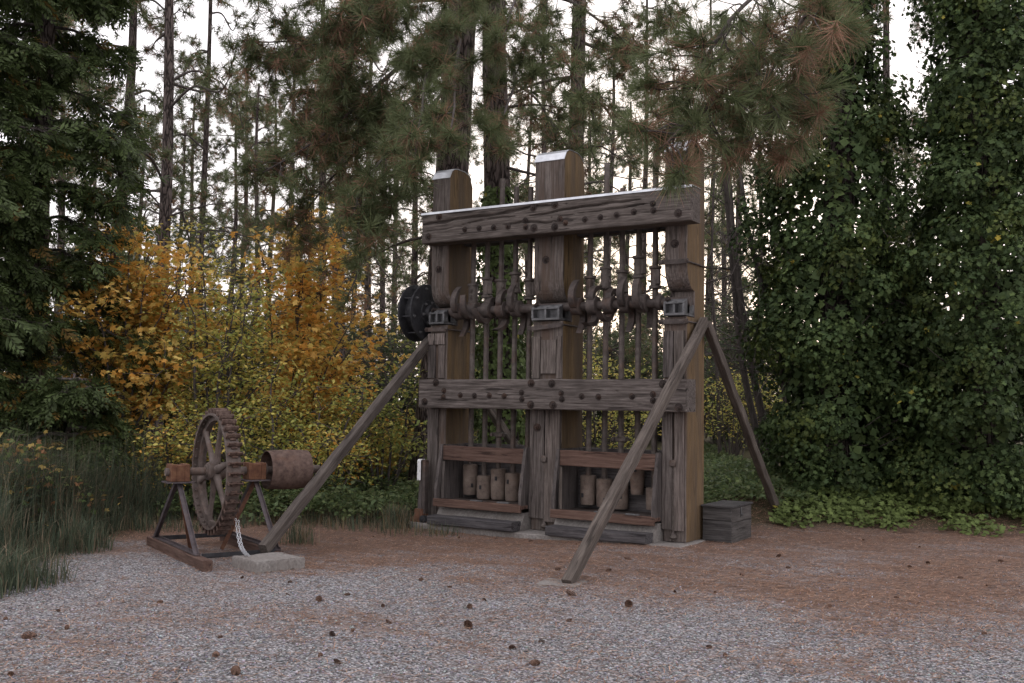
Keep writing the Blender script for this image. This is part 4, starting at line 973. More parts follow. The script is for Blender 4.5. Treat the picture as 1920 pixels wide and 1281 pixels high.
# ------------------------------------------------------------------ ivy
def ivy_leaf():
    o = [(0.08, 0), (-0.05, 0.36), (0.30, 0.26), (0.42, 0.50), (1.0, 0.0), (0.42, -0.50), (0.30, -0.26), (-0.05, -0.36)]
    tv = np.array([(x, y, -0.22*abs(y) - 0.10*x*x) for x, y in o]); tf = np.array([(0, 4, 3), (0, 3, 2), (0, 2, 1), (0, 5, 4), (0, 6, 5), (0, 7, 6)])
    return tv, tf, np.ones((len(tv), 3))
IVY = ivy_leaf()
def ivy_clumps(prof, ncl, per, size):
    """leafy clumps of different size crowding a column, each a rough dome of leaves"""
    zz = [q[0] for q in prof]; rr = [q[1] for q in prof]; cx_ = [q[2] for q in prof]; out = []
    for k in range(ncl):
        while True:
            z = rng.uniform(zz[0], zz[-1])
            if rng.random() < np.interp(z, zz, rr)/max(rr): break
        az_ = rng.uniform(0, 2*PI); r = np.interp(z, zz, rr); off = np.interp(z, zz, cx_); o = np.array([math.cos(az_), math.sin(az_), 0]); cr = rng.uniform(0.22, 0.55)
        c_ = np.array([RXY[0]*off, RXY[1]*off, z]) + o*max(r*rng.uniform(0.72, 1.12) - cr*0.6, 0.1); n = int(per*(cr/0.4)**2)
        d = unit(rng.normal(0, 1, (n, 3)) + o*0.75 + np.array([0, 0, 0.25])); P = c_ + d*(cr*rng.uniform(0.6, 1.12, n))[:, None]*np.array([1, 1, 0.85])
        nrm = unit(d + rng.normal(0, 0.45, (n, 3)) + np.array([0, 0, 0.2])); dw = np.array([[0, 0, -1.0]]) + rng.normal(0, 0.6, (n, 3)); x = unit(dw - nrm*np.sum(dw*nrm, 1, keepdims=True))
        out.append(scatter(*IVY, P, np.stack([x, np.cross(nrm, x), nrm], 2), size*rng.uniform(0.45, 1.25, n), ivy_colors(n)*rng.uniform(0.7, 1.35)*(np.array([[1.25, 1.1, 0.9]]) if rng.random() < 0.2 else 1.0)))
    return out
def ivy_colors(n, light=0.0):
    k = rng.random(n)[:, None]; g = rng.uniform(0.6, 1.25, n)[:, None]
    a_ = np.array([[0.048, 0.076, 0.029]]); b_ = np.array([[0.095, 0.132, 0.045]]); y_ = np.array([[0.28, 0.25, 0.05]])
    c_ = a_*(1 - k**2) + b_*k**2; c_ = c_*(1 - light) + np.array([[0.19, 0.24, 0.07]])*light
    return np.where(rng.random(n)[:, None] < 0.004, y_, c_)*g
def ivy_shell(fn, n, size, upbias=0.25):
    """fn(n) -> points, outward directions"""
    P, O = fn(n); nrm = unit(O + rng.normal(0, 0.38, (n, 3)) + np.array([0, 0, upbias]))
    dwn = np.array([[0, 0, -1.0]]) + rng.normal(0, 0.5, (n, 3)); x = unit(dwn - nrm*np.sum(dwn*nrm, 1, keepdims=True)); y = np.cross(nrm, x)
    return P, np.stack([x, y, nrm], 2), size*rng.uniform(0.6, 1.25, n)
def column_fn(base, prof, seed, clump=0.55):
    zz = np.array([q[0] for q in prof]); rr = np.array([q[1] for q in prof]); cx_ = np.array([q[2] for q in prof]); area = np.cumsum(rr); area = area/area[-1]
    def fn(n):
        z = np.interp(rng.random(n), np.concatenate([[0], area[1:]]), zz) if False else rng.uniform(zz[0], zz[-1], int(n*2.2))
        keep = rng.random(len(z)) < np.interp(z, zz, rr)/rr.max(); z = np.resize(z[keep], n)
        az_ = rng.uniform(0, 2*PI, n); r = np.interp(z, zz, rr)
        lump = vnoise(az_*1.9 + 3*np.cos(az_), z*1.25, 1.0, seed) - 0.5; lump2 = vnoise(az_*5, z*3.1, 1.0, seed + 1) - 0.5
        rad = r*(1 + clump*1.35*lump + 0.34*lump2)*rng.uniform(0.80, 1.03, n)
        off = np.interp(z, zz, cx_)
        o = np.stack([np.cos(az_), np.sin(az_), np.zeros(n)], 1); P = base[None] + np.stack([RXY[0]*off, RXY[1]*off, z], 1) + o*rad[:, None]
        return P, o + np.array([0, 0, 0.15])
    return fn
def ivy_tree(name, label, px, depth, prof, n, size, seed, lean=0.0):
    b = gstand(px, depth); e = empty(name, b); tag(e, label, 'tree')
    cx_ = prof[-1][2]
    tr, P = trunk_tube(np.array([0, 0, -0.2]), np.array([RXY[0]*cx_, RXY[1]*cx_, prof[-1][0] + (3 if prof[-1][0] > 5 else -0.6)]), 0.30, 0.2, 30, 16, 0.05)
    np_mesh('trunk', [tr], [M_bark], e, smooth=True)
    vines = []
    for k in range(60):                        # woody ivy stems that fill the inside
        z0 = rng.uniform(0, prof[-1][0]); az_ = rng.uniform(0, 2*PI); r = np.interp(z0, [q[0] for q in prof], [q[1] for q in prof]); off = np.interp(z0, [q[0] for q in prof], [q[2] for q in prof]); c_ = np.array([RXY[0]*off, RXY[1]*off, z0])
        o = np.array([math.cos(az_), math.sin(az_), 0]); vines.append(tube(curve([c_, c_ + o*r*0.5 + np.array([0, 0, -0.1]), c_ + o*r*0.95 + np.array([0, 0, 0.15])], 6), np.linspace(0.02, 0.006, 6), 4))
    np_mesh('vine_stems', vines, [M_twig], e)['kind'] = 'stuff'
    parts = ivy_clumps(prof, int(n*0.0112), 132, size*0.77)
    inner = [(a_, r*0.72, c_) for a_, r, c_ in prof]; P, fr_, s_ = ivy_shell(column_fn(np.zeros(3), inner, seed, 0.4), n//3, size*1.4)
    parts.append(scatter(*IVY, P, fr_, s_, ivy_colors(n//3)))
    np_mesh('crown', parts, [M_ivy], e); return e
iv1 = ivy_tree('ivy_covered_pine', 'ivy smothered pine trunk right of the back brace, narrower column', 1560, 18.0, [(0, 1.05, 0.05), (1.2, 1.25, 0.0), (2.5, 1.4, 0.05), (4.2, 1.4, 0.0), (5.8, 1.25, 0.0), (7.4, 0.85, 0.2), (9.5, 0.6, 0.25)], 17000, 0.115, 5)
iv2 = ivy_tree('ivy_covered_pine', 'massive ivy smothered tree filling the right picture edge', 1840, 17.2, [(0, 1.35, 0.0), (1.2, 1.5, -0.05), (2.6, 1.6, -0.05), (4.0, 1.5, 0.0), (5.2, 1.25, 0.05), (7.0, 1.1, 0.1), (10.0, 0.9, 0.15)], 23000, 0.11, 6)
ivy_tree('ivy_covered_stump', 'low ivy heap filling the gap between the two ivy columns', 1690, 19.0, [(0, 0.9, 0.0), (1.0, 1.0, 0.0), (2.4, 0.9, 0.0), (4.2, 0.4, 0.0)], 7000, 0.11, 8)
# ivy sleeve on the foot of the second big pine
def sleeve(n):
    b = np.array(pB.location); z = rng.uniform(0.2, 6.1, n)**1.0; az_ = rng.uniform(0, 2*PI, n); r = 0.40*(1 + 0.5*(vnoise(az_*2, z*1.3, 1, 9) - 0.4))*np.interp(z, [0, 3, 5.2, 6.1], [1.35, 1.1, 0.9, 0.65])
    c_ = (at(925, 0, 21.0) - b); c_ = c_/c_[2]; o = np.stack([np.cos(az_), np.sin(az_), np.zeros(n)], 1)
    return c_[None]*z[:, None] + o*r[:, None], o
P, fr_, s_ = ivy_shell(sleeve, 4200, 0.11); np_mesh('ivy_sleeve', [scatter(*IVY, P, fr_, s_, ivy_colors(4200, 0.25))], [M_ivy], pB)

# near pine bough hanging in from the top right, growing from the ivy-covered pine
wd = []; lf = []; b1 = np.array(iv1.location)
for pts, rr, ns, sl, pr_ in [([(1578, -40, 17.9), (1540, 20, 12), (1440, 130, 9.6), (1330, 215, 9.0), (1235, 280, 8.8)], 0.03, 24, 0.75, (.58, .30, .12)),
                         ([(1578, -80, 17.9), (1580, -60, 11), (1530, 10, 9.3), (1470, 90, 9.0), (1400, 190, 8.9)], 0.028, 20, 0.7, (.5, .30, .20)),
                         ([(1578, -120, 17.9), (1570, -90, 11), (1545, -20, 9.4), (1560, 40, 9.2)], 0.026, 14, 0.6, (.25, .3, .45)),
                         ([(1578, -60, 17.9), (1500, -60, 11), (1410, 0, 9.4), (1340, 90, 9.1), (1280, 170, 9.0)], 0.028, 20, 0.7, (.6, .28, .12)),
                         ([(1578, -20, 17.9), (1570, 30, 11.5), (1520, 110, 9.6), (1470, 190, 9.3), (1440, 250, 9.2)], 0.026, 16, 0.6, (.35, .3, .35))]:
    limb([at(*q) - b1 for q in pts], rr, 0.011, ns, sl, [needle_tuft(85, 0.27, 0.0062, 21, 0.0, (0.15, 1.35)), needle_tuft(85, 0.27, 0.0062, 22, 0.35, (0.15, 1.35)), needle_tuft(80, 0.3, 0.0062, 23, 0.85)], pr_, wd, lf, 1.0, 3, 0.1, 0.45)
bo = np_mesh('hanging_bough', wd, [M_twig], iv1); np_mesh('bough_needles', lf, [M_needle], bo)

# ------------------------------------------------------------------ incense cedar at the left
def cedar_spray(seed):
    R = np.random.default_rng(seed); tv = []; tf = []; tc = []
    for k in range(9):
        u_ = k/8; s_ = (-1)**k; base = np.array([u_*0.8, 0, -0.10*u_*u_]); an = s_*R.uniform(0.5, 0.95); L = (0.42 - 0.28*u_)*R.uniform(0.8, 1.2)
        d = np.array([math.cos(an), math.sin(an), R.uniform(-0.45, -0.05)]); sd = np.array([-math.sin(an), math.cos(an), 0])*0.055; b = len(tv)
        tv += [base, base + d*L*0.5 + sd, base + d*L, base + d*L*0.5 - sd]; tf.append((b, b + 1, b + 2, b + 3)); g = R.uniform(0.8, 1.2); tc += [np.array([0.07, 0.098, 0.034])*g]*3 + [np.array([0.088, 0.118, 0.042])*g]
    b = len(tv); tv += [np.array([0, -0.012, 0]), np.array([0, 0.012, 0]), np.array([1.0, 0.02, -0.14]), np.array([1.0, -0.02, -0.14])]; tf.append((b, b + 1, b + 2, b + 3)); tc += [np.array([0.04, 0.05, 0.02])]*4
    return np.array(tv), np.array(tf), np.array(tc)
SPR = [cedar_spray(k) for k in range(3)]
def cedar(label, px, depth, r0, h_, nb, zmin, spread, seed, nsp, aim_az=None):
    b = gstand(px, depth); e = empty('incense_cedar', b); tag(e, label, 'tree')
    tr, P = trunk_tube(np.array([0, 0, -0.2]), np.array([0.2, 0, h_]), r0, r0*0.3, 24, 14, 0.08); np_mesh('trunk', [tr], [M_bark], e, smooth=True)
    wd = []; pos = []; dirs = []
    for k in range(nb):
        z = zmin + (h_ - zmin)*(k + rng.random())/nb; az_ = rng.uniform(0, 2*PI); ln = spread*rng.uniform(0.6, 1.1)*(1 - 0.55*(z - zmin)/(h_ - zmin)); o = np.array([math.cos(az_), math.sin(az_), 0]); c_ = P[int(min(z/h_, 0.99)*23)]
        Q = curve([c_, c_ + o*ln*0.4 + np.array([0, 0, 0.02*ln]), c_ + o*ln*0.75 + np.array([0, 0, -0.16*ln]), c_ + o*ln + np.array([0, 0, -0.20*ln])], 14); wd.append(tube(Q, np.linspace(0.035, 0.008, 14), 5))
        for q in range(nsp):
            i = rng.integers(3, 14); sd = np.cross(o, [0, 0, 1.0])*rng.normal(0, 1.0) + o*0.6 + np.array([0, 0, rng.uniform(-0.7, 0.15)]); sd = unit(sd); l2 = rng.uniform(0.1, 0.75)*min(1, ln/2); pt = Q[i] + sd*l2
            if q % 3 == 0: wd.append(tube(np.array([Q[i], Q[i] + sd*l2*0.5 + [0, 0, 0.02], pt]), [0.009, 0.007, 0.004], 3))
            pos.append(pt); dirs.append(unit(sd + np.array([0, 0, -0.25]) + rng.normal(0, 0.3, 3)))
    np_mesh('branches', wd, [M_twig], e)['kind'] = 'stuff'; pos = np.array(pos); dirs = np.array(dirs); n = len(pos); kd = rng.integers(0, 3, n); lf = []
    for k in range(3):
        m_ = kd == k; c_ = rng.uniform(0.6, 1.35, (m_.sum(), 1))*np.where(rng.random((m_.sum(), 1)) < 0.05, np.array([[2.6, 1.2, 1.0]]), np.ones((1, 3)))
        lf.append(scatter(*SPR[k], pos[m_], frames(dirs[m_], rng.normal(0, 0.6, m_.sum())), rng.uniform(0.24, 0.5, m_.sum()), c_))
    np_mesh('crown', lf, [M_needle], e); return e
cedar('dark green incense cedar with drooping sprays at left edge', 55, 18.0, 0.22, 13.0, 100, 1.3, 1.9, 1, 115)
cedar('small bright green young cedar in front of the orange maple', 120, 16.2, 0.07, 2.25, 34, 0.5, 1.25, 2, 60)
cedar('dark cedar leaning in from beyond left picture edge', -110, 16.5, 0.2, 10.0, 50, 2.0, 1.7, 3, 80)

# ------------------------------------------------------------------ broadleaf shrubs
def maple_leaf():
    o = [(0, 0), (0.1, 0.42), (0.34, 0.26), (0.62, 0.5), (0.62, 0.18), (1.0, 0), (0.62, -0.18), (0.62, -0.5), (0.34, -0.26), (0.1, -0.42)]
    tv = np.array([(x, y, -0.25*abs(y) - 0.15*x*x) for x, y in o]); tf = np.array([(0, 2, 1), (0, 3, 2), (0, 4, 3), (0, 5, 4), (0, 6, 5), (0, 7, 6), (0, 8, 7), (0, 9, 8)])
    return tv, tf, np.ones((len(tv), 3))
def oval_leaf():
    tv = np.array([(0, 0, 0), (0.35, 0.27, 0.05), (0.75, 0.2, 0.02), (1.0, 0, -0.1), (0.75, -0.2, 0.02), (0.35, -0.27, 0.05)]); tf = np.array([(0, 3, 2, 1), (0, 5, 4, 3)])
    return tv, tf, np.ones((6, 3))
MAPLE, OVAL = maple_leaf(), oval_leaf()
RHOMB = np.array([(0, 0, 0), (0.5, 0.3, 0.05), (1.0, 0, -0.1), (0.5, -0.3, 0.05)])
def shrub(name, label, base, rx, h_, nstem, nsub, lpc, T, size, cols, seed, cat='shrub', group=None, zc=0.55, clump=0.19, flat=0.3, stem_r=0.03, zlow=0.25):
    """stems fan out from the base into a lumpy dome; leaves sit in clumps round the twig ends"""
    global rng
    keep = rng; rng = np.random.default_rng(seed)
    e = empty(name, base); tag(e, label, cat, group); wd = []; pos = []
    for k in range(nstem):
        az_ = rng.uniform(0, 2*PI); rr = rx*math.sqrt(rng.random()); hh = h_*(1 - 0.55*(rr/rx)**2)*rng.uniform(0.7, 1.05)
        tip = np.array([math.cos(az_)*rr, math.sin(az_)*rr, hh]); st_ = np.array([math.cos(az_), math.sin(az_), 0])*rng.uniform(0, 0.25); Q = curve([st_, st_*1.5 + tip*np.array([0.25, 0.25, 0.5]), tip*np.array([0.65, 0.65, 0.8]), tip], 12); Q += rng.normal(0, 0.03, Q.shape)*np.linspace(0, 1, 12)[:, None]
        wd.append(tube(Q, np.linspace(stem_r, 0.007, 12), 5))
        for q in range(nsub):
            i = rng.integers(int(12*zlow), 12); d = unit(rng.normal(0, 1, 3)*np.array([1, 1, 0.55]) + np.array([0, 0, 0.15])); ln = rng.uniform(0.25, 0.9)*rx*0.42; E_ = Q[i] + d*ln
            if E_[2] < 0.1: E_[2] = 0.1
            wd.append(tube(np.array([Q[i], (Q[i] + E_)/2 + rng.normal(0, 0.04, 3), E_]), [0.010, 0.007, 0.004], 3))
            for f_ in (0.55, 0.8, 1.0): pos.append(Q[i] + (E_ - Q[i])*f_)
    np_mesh('stems', wd, [M_twig], e)['kind'] = 'stuff'; pos = np.array(pos); n = len(pos)*lpc; P = np.repeat(pos, lpc, 0) + rng.normal(0, clump, (n, 3))*np.array([1, 1, flat]); P[:, 2] = np.maximum(P[:, 2], 0.04)
    d = rng.normal(0, 1, (n, 3))*np.array([1, 1, 0.4]) + np.array([0, 0, -0.35]); nrm = unit(rng.normal(0, 0.5, (n, 3)) + np.array([0, 0, 1.0])); d = unit(d - nrm*np.sum(d*nrm, 1, keepdims=True)*0.8); y = unit(np.cross(nrm, d)); fr_ = np.stack([d, y, np.cross(d, y)], 2)
    cc = np.array(cols); pick = cc[rng.choice(len(cc), len(pos))]; c_ = np.repeat(pick, lpc, 0)*rng.uniform(0.65, 1.3, (n, 1)); c_ = np.where(rng.random((n, 1)) < 0.25, cc[rng.choice(len(cc), n)], c_)
    np_mesh('crown', [scatter(*T, P, fr_, size*rng.uniform(0.6, 1.25, n), c_)], [M_leaf], e)
    rng = keep; return e
OR = [(0.76, 0.44, 0.11), (0.78, 0.53, 0.16), (0.72, 0.38, 0.09), (0.72, 0.54, 0.16), (0.55, 0.48, 0.14)]
YG = [(0.60, 0.53, 0.15), (0.45, 0.46, 0.13), (0.68, 0.54, 0.15), (0.34, 0.38, 0.11)]
GY = [(0.27, 0.31, 0.09), (0.35, 0.36, 0.11), (0.2, 0.25, 0.075), (0.48, 0.41, 0.11)]
MX = YG + [(0.6, 0.31, 0.06)]
def sb(px, dp): return gstand(px, dp)
shrub('orange_maple', 'bright orange maple right of the dark cedar', sb(225, 18.6), 2.05, 5.5, 24, 13, 9, MAPLE, 0.125, OR, 1, 'maple tree', zlow=0.35)
shrub('orange_maple', 'orange maple beyond yellow shrubs left of the pulley wheel', sb(545, 20.0), 1.9, 5.9, 22, 13, 8, MAPLE, 0.125, OR, 2, 'maple tree', zlow=0.4)
shrub('orange_maple', 'low orange maple seedlings behind the long left brace', sb(725, 20.5), 1.0, 1.7, 10, 9, 7, MAPLE, 0.1, OR + YG[:1], 3, 'maple shrub')
shrub('yellow_green_shrub', 'tall yellow green shrub between the two orange maples', sb(395, 18.4), 1.7, 5.1, 20, 12, 9, OVAL, 0.085, YG, 4)
shrub('yellow_green_shrub', 'broad yellowing shrub behind the water wheel', sb(480, 17.6), 1.6, 2.5, 14, 11, 9, OVAL, 0.08, YG, 5)
shrub('yellow_green_shrub', 'golden shrub left of the long left brace', sb(615, 18.2), 1.5, 2.7, 14, 11, 8, OVAL, 0.08, MX, 6)
shrub('yellow_green_shrub', 'olive shrub filling the space below the pulley wheel', sb(715, 19.5), 1.4, 3.0, 14, 11, 8, OVAL, 0.085, GY, 7)
shrub('yellow_green_shrub', 'yellowing shrub at the foot of the orange maple', sb(320, 17.2), 1.1, 1.9, 11, 10, 8, OVAL, 0.08, YG + OR[:1], 8)
shrub('yellow_green_shrub', 'olive shrub seen through the left bay of stamps', sb(880, 24.0), 1.8, 2.8, 12, 12, 8, OVAL, 0.08, GY, 9)
shrub('yellow_green_shrub', 'yellow leaved shrub seen through the right bay of stamps', sb(1120, 24.0), 2.0, 2.9, 14, 12, 7, OVAL, 0.08, YG, 10)
shrub('yellow_green_shrub', 'sparse yellow shrub right of the right post', sb(1370, 24.0), 1.7, 2.6, 18, 11, 4, OVAL, 0.08, YG, 11, stem_r=0.02)
shrub('orange_maple', 'orange leaves glimpsed in the gap between the ivy columns', sb(1695, 23.0), 1.2, 4.4, 8, 10, 6, MAPLE, 0.12, OR, 12, 'maple tree')
shrub('bramble', 'pale leaved bramble in the dark corner at far left', sb(70, 14.3), 0.8, 1.35, 10, 8, 3, MAPLE, 0.10, [(0.13, 0.19, 0.06), (0.36, 0.26, 0.08), (0.40, 0.2, 0.10), (0.16, 0.2, 0.07)], 13, 'bramble', stem_r=0.008)
# darker evergreen understorey that closes the view under the pines
DK = [(0.065, 0.085, 0.042), (0.085, 0.105, 0.05), (0.05, 0.07, 0.036), (0.11, 0.09, 0.058)]
US = [(20, 28), (150, 30), (330, 33), (480, 31), (600, 34), (740, 33), (860, 36), (1000, 34), (1110, 37), (1240, 35), (1350, 33), (1450, 28), (1580, 30), (1720, 32), (1860, 30), (250, 42), (420, 44), (670, 45), (930, 46), (1180, 46), (1400, 44), (60, 44), (1640, 45)]
names = ['far left edge', 'cedar trunk', 'stout left pine', 'water wheel', 'long left brace', 'pulley wheel', 'left post', 'centre post', 'stamps of the right bay', 'right post', 'back brace', 'leaning grey stems', 'narrow ivy column', 'gap between ivy columns', 'right picture edge', 'first orange maple', 'tall yellow shrub', 'second orange maple', 'ivy wrapped trunk', 'right hand stamps', 'grey stems', 'dark cedar', 'bare trunk between ivy columns']
u0 = None
for k, (px, dp) in enumerate(US):
    lab = ('dark evergreen thicket behind the ' if k < 15 else 'farther dark thicket behind the ') + names[k]
    if k < 3:
        o = shrub('evergreen_thicket', lab, sb(px, dp), 2.6, 4.2, 16, 14, 9, OVAL, 0.14, DK, 40 + k, 'thicket', 'dark thickets under the pines', clump=0.3, zlow=0.1); u0 = (u0 or []) + [o]
    else:
        src = u0[k % 3]; o = src.copy(); link(o); o.location = tuple(sb(px, dp)); o.rotation_euler = (0, 0, k*2.1); s_ = 1.0 if k < 15 else 1.35; o.scale = (s_*1.1, s_*1.1, s_*(0.85 + 0.3*(k % 4)/3)); o['label'] = lab
        for c_ in src.children: q = c_.copy(); link(q, o)

# grey leaning stems right of the mill, with bare twigs
def bare(label, pts, r0, r1, ntw, seed, grp):
    b = at(*pts[0]); b[2] = gz(b[0], b[1]) - 0.05; e = empty('leaning_tree', b); tag(e, label, 'tree', grp); P = curve([np.zeros(3)] + [at(*q) - b for q in pts[1:]], 26); np_mesh('trunk', [tube(P, np.linspace(r0, r1, 26), 9)], [M_twig], e, smooth=True); wd = []
    for k in range(ntw):
        i = rng.integers(8, 26); d = unit(rng.normal(0, 1, 3)); ln = rng.uniform(0.5, 1.8); Q = curve([P[i], P[i] + d*ln*0.5 + rng.normal(0, .08, 3), P[i] + d*ln + np.array([0, 0, rng.uniform(-.4, .2)])], 7); wd.append(tube(Q, np.linspace(0.014, 0.004, 7), 4))
        for q in range(3): j = rng.integers(2, 7); v_ = rng.normal(0, 0.28, 3); wd.append(tube(np.array([Q[j], Q[j] + v_*0.5 + rng.normal(0, .03, 3), Q[j] + v_]), [0.006, 0.005, 0.003], 3))
    np_mesh('twigs', wd, [M_twig], e)['kind'] = 'stuff'
g_ = 'leaning grey stems right of the mill'
bare('leftmost leaning grey stem right of the back brace', [(1440, 890, 20.0), (1395, 700, 20), (1375, 520, 20), (1360, 330, 20), (1350, 100, 20)], 0.075, 0.03, 26, 1, g_)
bare('second leaning grey stem, close against the leftmost one', [(1458, 890, 19.6), (1420, 740, 19.6), (1395, 600, 19.6), (1375, 440, 19.6), (1365, 280, 19.6)], 0.085, 0.035, 22, 2, g_)
bare('slim dark stem leaning left in front of narrow ivy column', [(1488, 900, 18.6), (1470, 720, 18.6), (1440, 580, 18.6), (1405, 440, 18.8), (1380, 260, 19)], 0.065, 0.03, 22, 3, g_)
bare('short forked stem at the foot of narrow ivy column', [(1500, 895, 18.4), (1508, 830, 18.4), (1520, 770, 18.4), (1525, 700, 18.4)], 0.06, 0.04, 6, 4, g_)
bare('thick short stem leaning right into narrow ivy column', [(1510, 890, 18.2), (1522, 840, 18.2), (1535, 790, 18.2), (1545, 720, 18.2)], 0.085, 0.06, 4, 5, g_)
bare('bare twiggy sapling seen beyond the right post', [(1350, 860, 24), (1345, 700, 24), (1335, 500, 24), (1340, 300, 24)], 0.05, 0.02, 40, 6, g_)

# ------------------------------------------------------------------ grass, ground cover, litter, stones, cones
def blades(n, P, h_, wd_, cols, lean=0.5):
    """curved grass blades: base, middle and tip"""
    az_ = rng.uniform(0, 2*PI, n); o = np.stack([np.cos(az_), np.sin(az_), np.zeros(n)], 1); sd = np.stack([-np.sin(az_), np.cos(az_), np.zeros(n)], 1); L = (np.asarray(h_)*rng.uniform(0.45, 1.15, n))[:, None]; ln = (lean*rng.random(n)**1.3)[:, None]; w_ = wd_*rng.uniform(0.6, 1.3, n)[:, None]
    z = np.array([[0, 0, 1.0]]); m1 = P + (o*ln*0.3 + z*0.55)*L; m2 = P + (o*ln*0.9 + z*(1 - 0.30*ln))*L
    V = np.stack([P - sd*w_, P + sd*w_, m1 + sd*w_*0.8, m1 - sd*w_*0.8, m2], 1).reshape(-1, 3); k = (np.arange(n)*5)[:, None]
    cc = np.array(cols); c_ = cc[rng.choice(len(cc), n)]*rng.uniform(0.7, 1.3, (n, 1)); C_ = np.repeat(c_, 5, 0)
    return (V, k + np.array([[0, 1, 2, 3]]), C_, 0), (V, k + np.array([[3, 2, 4]]), C_, 0)
def in_view(n, d0, d1, s0, s1):
    d = rng.uniform(d0, d1, n); s = rng.uniform(s0, s1, n); x = CAM[0] + DXY[0]*d + RXY[0]*s; y = CAM[1] + DXY[1]*d + RXY[1]*s; return x, y, d, s
def pts3(x, y): return np.stack([x, y, gz(x, y)], 1)
# tall rushes on the left
x, y, d, s = in_view(95000, 8.5, 18.5, -9.5, -3.8)
edge = -(s + 4.88 + 0.03*(d - 12.0) + 1.1*(vnoise(x, y, 1.3, 20) - 0.5)); m_ = (edge > 0.0) & (vnoise(x, y, 1.5, 21) > 0.28) & (rng.random(len(x)) < np.clip(0.25 + edge*0.8, 0, 1))
x, y, edge = x[m_], y[m_], edge[m_]; n = len(x); P = pts3(x, y)
GRN = [(0.075, 0.095, 0.062), (0.09, 0.11, 0.07), (0.066, 0.085, 0.056), (0.22, 0.175, 0.12), (0.16, 0.135, 0.09), (0.1, 0.115, 0.07), (0.075, 0.1, 0.068), (0.085, 0.105, 0.07)]
a_, b_ = blades(n, P, (0.3 + 1.25*sstep(0, 1.1, edge)*sstep(8.8, 12.5, d[m_])*(0.6 + 0.6*vnoise(x, y, 0.9, 23))), 0.0048, GRN, 1.2)
tag(np_mesh('tall_grass', [a_, b_], [M_grass]), 'tall dull green rushes along the left edge of the gravel', 'grass', kind='stuff')
# low leafy cover behind the wheel and mill
x, y, d, s = in_view(95000, 15.2, 25, -8.5, 5.0)
m_ = (d > 15.6 + 0.5*vnoise(x, y, 1.1, 31) + 0.9*sstep(-2.5, 1, s)) & (rng.random(len(x)) < 1.15 - 0.04*(d - 15)); m_ &= ~((x > -0.5) & (x < 4.5) & (y < 1.3)); x, y = x[m_], y[m_]
n = len(x); hgt = 0.08 + (0.12 + 0.8*vnoise(x, y, 0.9, 33)*vnoise(x, y, 3.1, 34))*sstep(15.4, 16.4, depth_side(x, y)[0])*(1 - 0.6*sstep(-1.5, 2.5, depth_side(x, y)[1])); P = pts3(x, y); P[:, 2] += hgt*rng.uniform(0.5, 1.0, n)
nrm = unit(rng.normal(0, 0.55, (n, 3)) + np.array([0, 0, 1.0])); dd = unit(np.cross(nrm, rng.normal(0, 1, (n, 3)))); fr_ = np.stack([dd, np.cross(nrm, dd), nrm], 2)
cc = np.array([(0.13, 0.18, 0.08), (0.105, 0.15, 0.066), (0.165, 0.21, 0.085), (0.14, 0.165, 0.075)])
tag(np_mesh('ground_cover', [scatter(RHOMB, np.array([[0, 1, 2, 3]]), np.ones((4, 3)), P, fr_, rng.uniform(0.055, 0.115, n), cc[rng.choice(4, n)]*rng.uniform(0.6, 1.3, (n, 1)))], [M_leaf]), 'low green leafy ground cover behind mill and wheel', 'ground cover', kind='stuff')
x, y, d, s = in_view(9000, 14.6, 18.5, -7, 0.5); m_ = (vnoise(x, y, 1.3, 35) > 0.45); m_ &= ~((x > -0.5) & (x < 4.5) & (y > -0.6) & (y < 1.3)); x, y = x[m_], y[m_]
a_, b_ = blades(len(x), pts3(x, y), 0.22*np.ones(len(x)), 0.004, GRN + [(0.2, 0.15, 0.08)], 0.8)
tag(np_mesh('short_grass', [a_, b_], [M_grass]), 'thin short grass at the edge of the needle litter', 'grass', kind='stuff')
# single grass tussocks by the plinth and the pad
for px, py, hh, nb_, lab in ((742, 990, 0.42, 420, 'grass tussock growing at the left corner of the plinth'), (560, 1020, 0.40, 130, 'thin grass clump just right of the concrete pad')):
    q = gpt(px, py); P = q[None] + rng.normal(0, 0.11, (nb_, 3))*np.array([1, 1, 0]); a_, b_ = blades(nb_, P - q[None], hh*np.ones(nb_), 0.004, GRN + [(0.2, 0.15, 0.08)], 1.0)
    tag(np_mesh('grass_tussock', [a_, b_], [M_grass], loc=q), lab, 'grass')
# ivy carpet on the mound
x, y, d, s = in_view(40000, 13.0, 20, 1.5, 11.5); ms = mound_s(x, y) + 0.55*(vnoise(x, y, 1.2, 41) - 0.5); mt = mound_t(x, y)
m_ = (ms > 0.0) & (mt > -1.6) & (rng.random(len(x)) < np.clip(0.25 + ms*0.7, 0, 1)) & (vnoise(x, y, 1.7, 42) > 0.46 - 0.25*sstep(1, 2.2, ms)); x, y = x[m_], y[m_]; n = len(x); P = pts3(x, y); P[:, 2] += rng.uniform(0.02, 0.16, n)
nrm = unit(rng.normal(0, 0.4, (n, 3)) + np.array([-DXY[0]*0.35, -DXY[1]*0.35, 1.0])); dd = unit(np.cross(nrm, rng.normal(0, 1, (n, 3)))); fr_ = np.stack([dd, np.cross(nrm, dd), nrm], 2)
tag(np_mesh('ivy_carpet', [scatter(*IVY, P, fr_, rng.uniform(0.05, 0.11, n), ivy_colors(n, 0.5))], [M_ivy]), 'light green ivy creeping over the mound at right', 'ivy', kind='stuff')
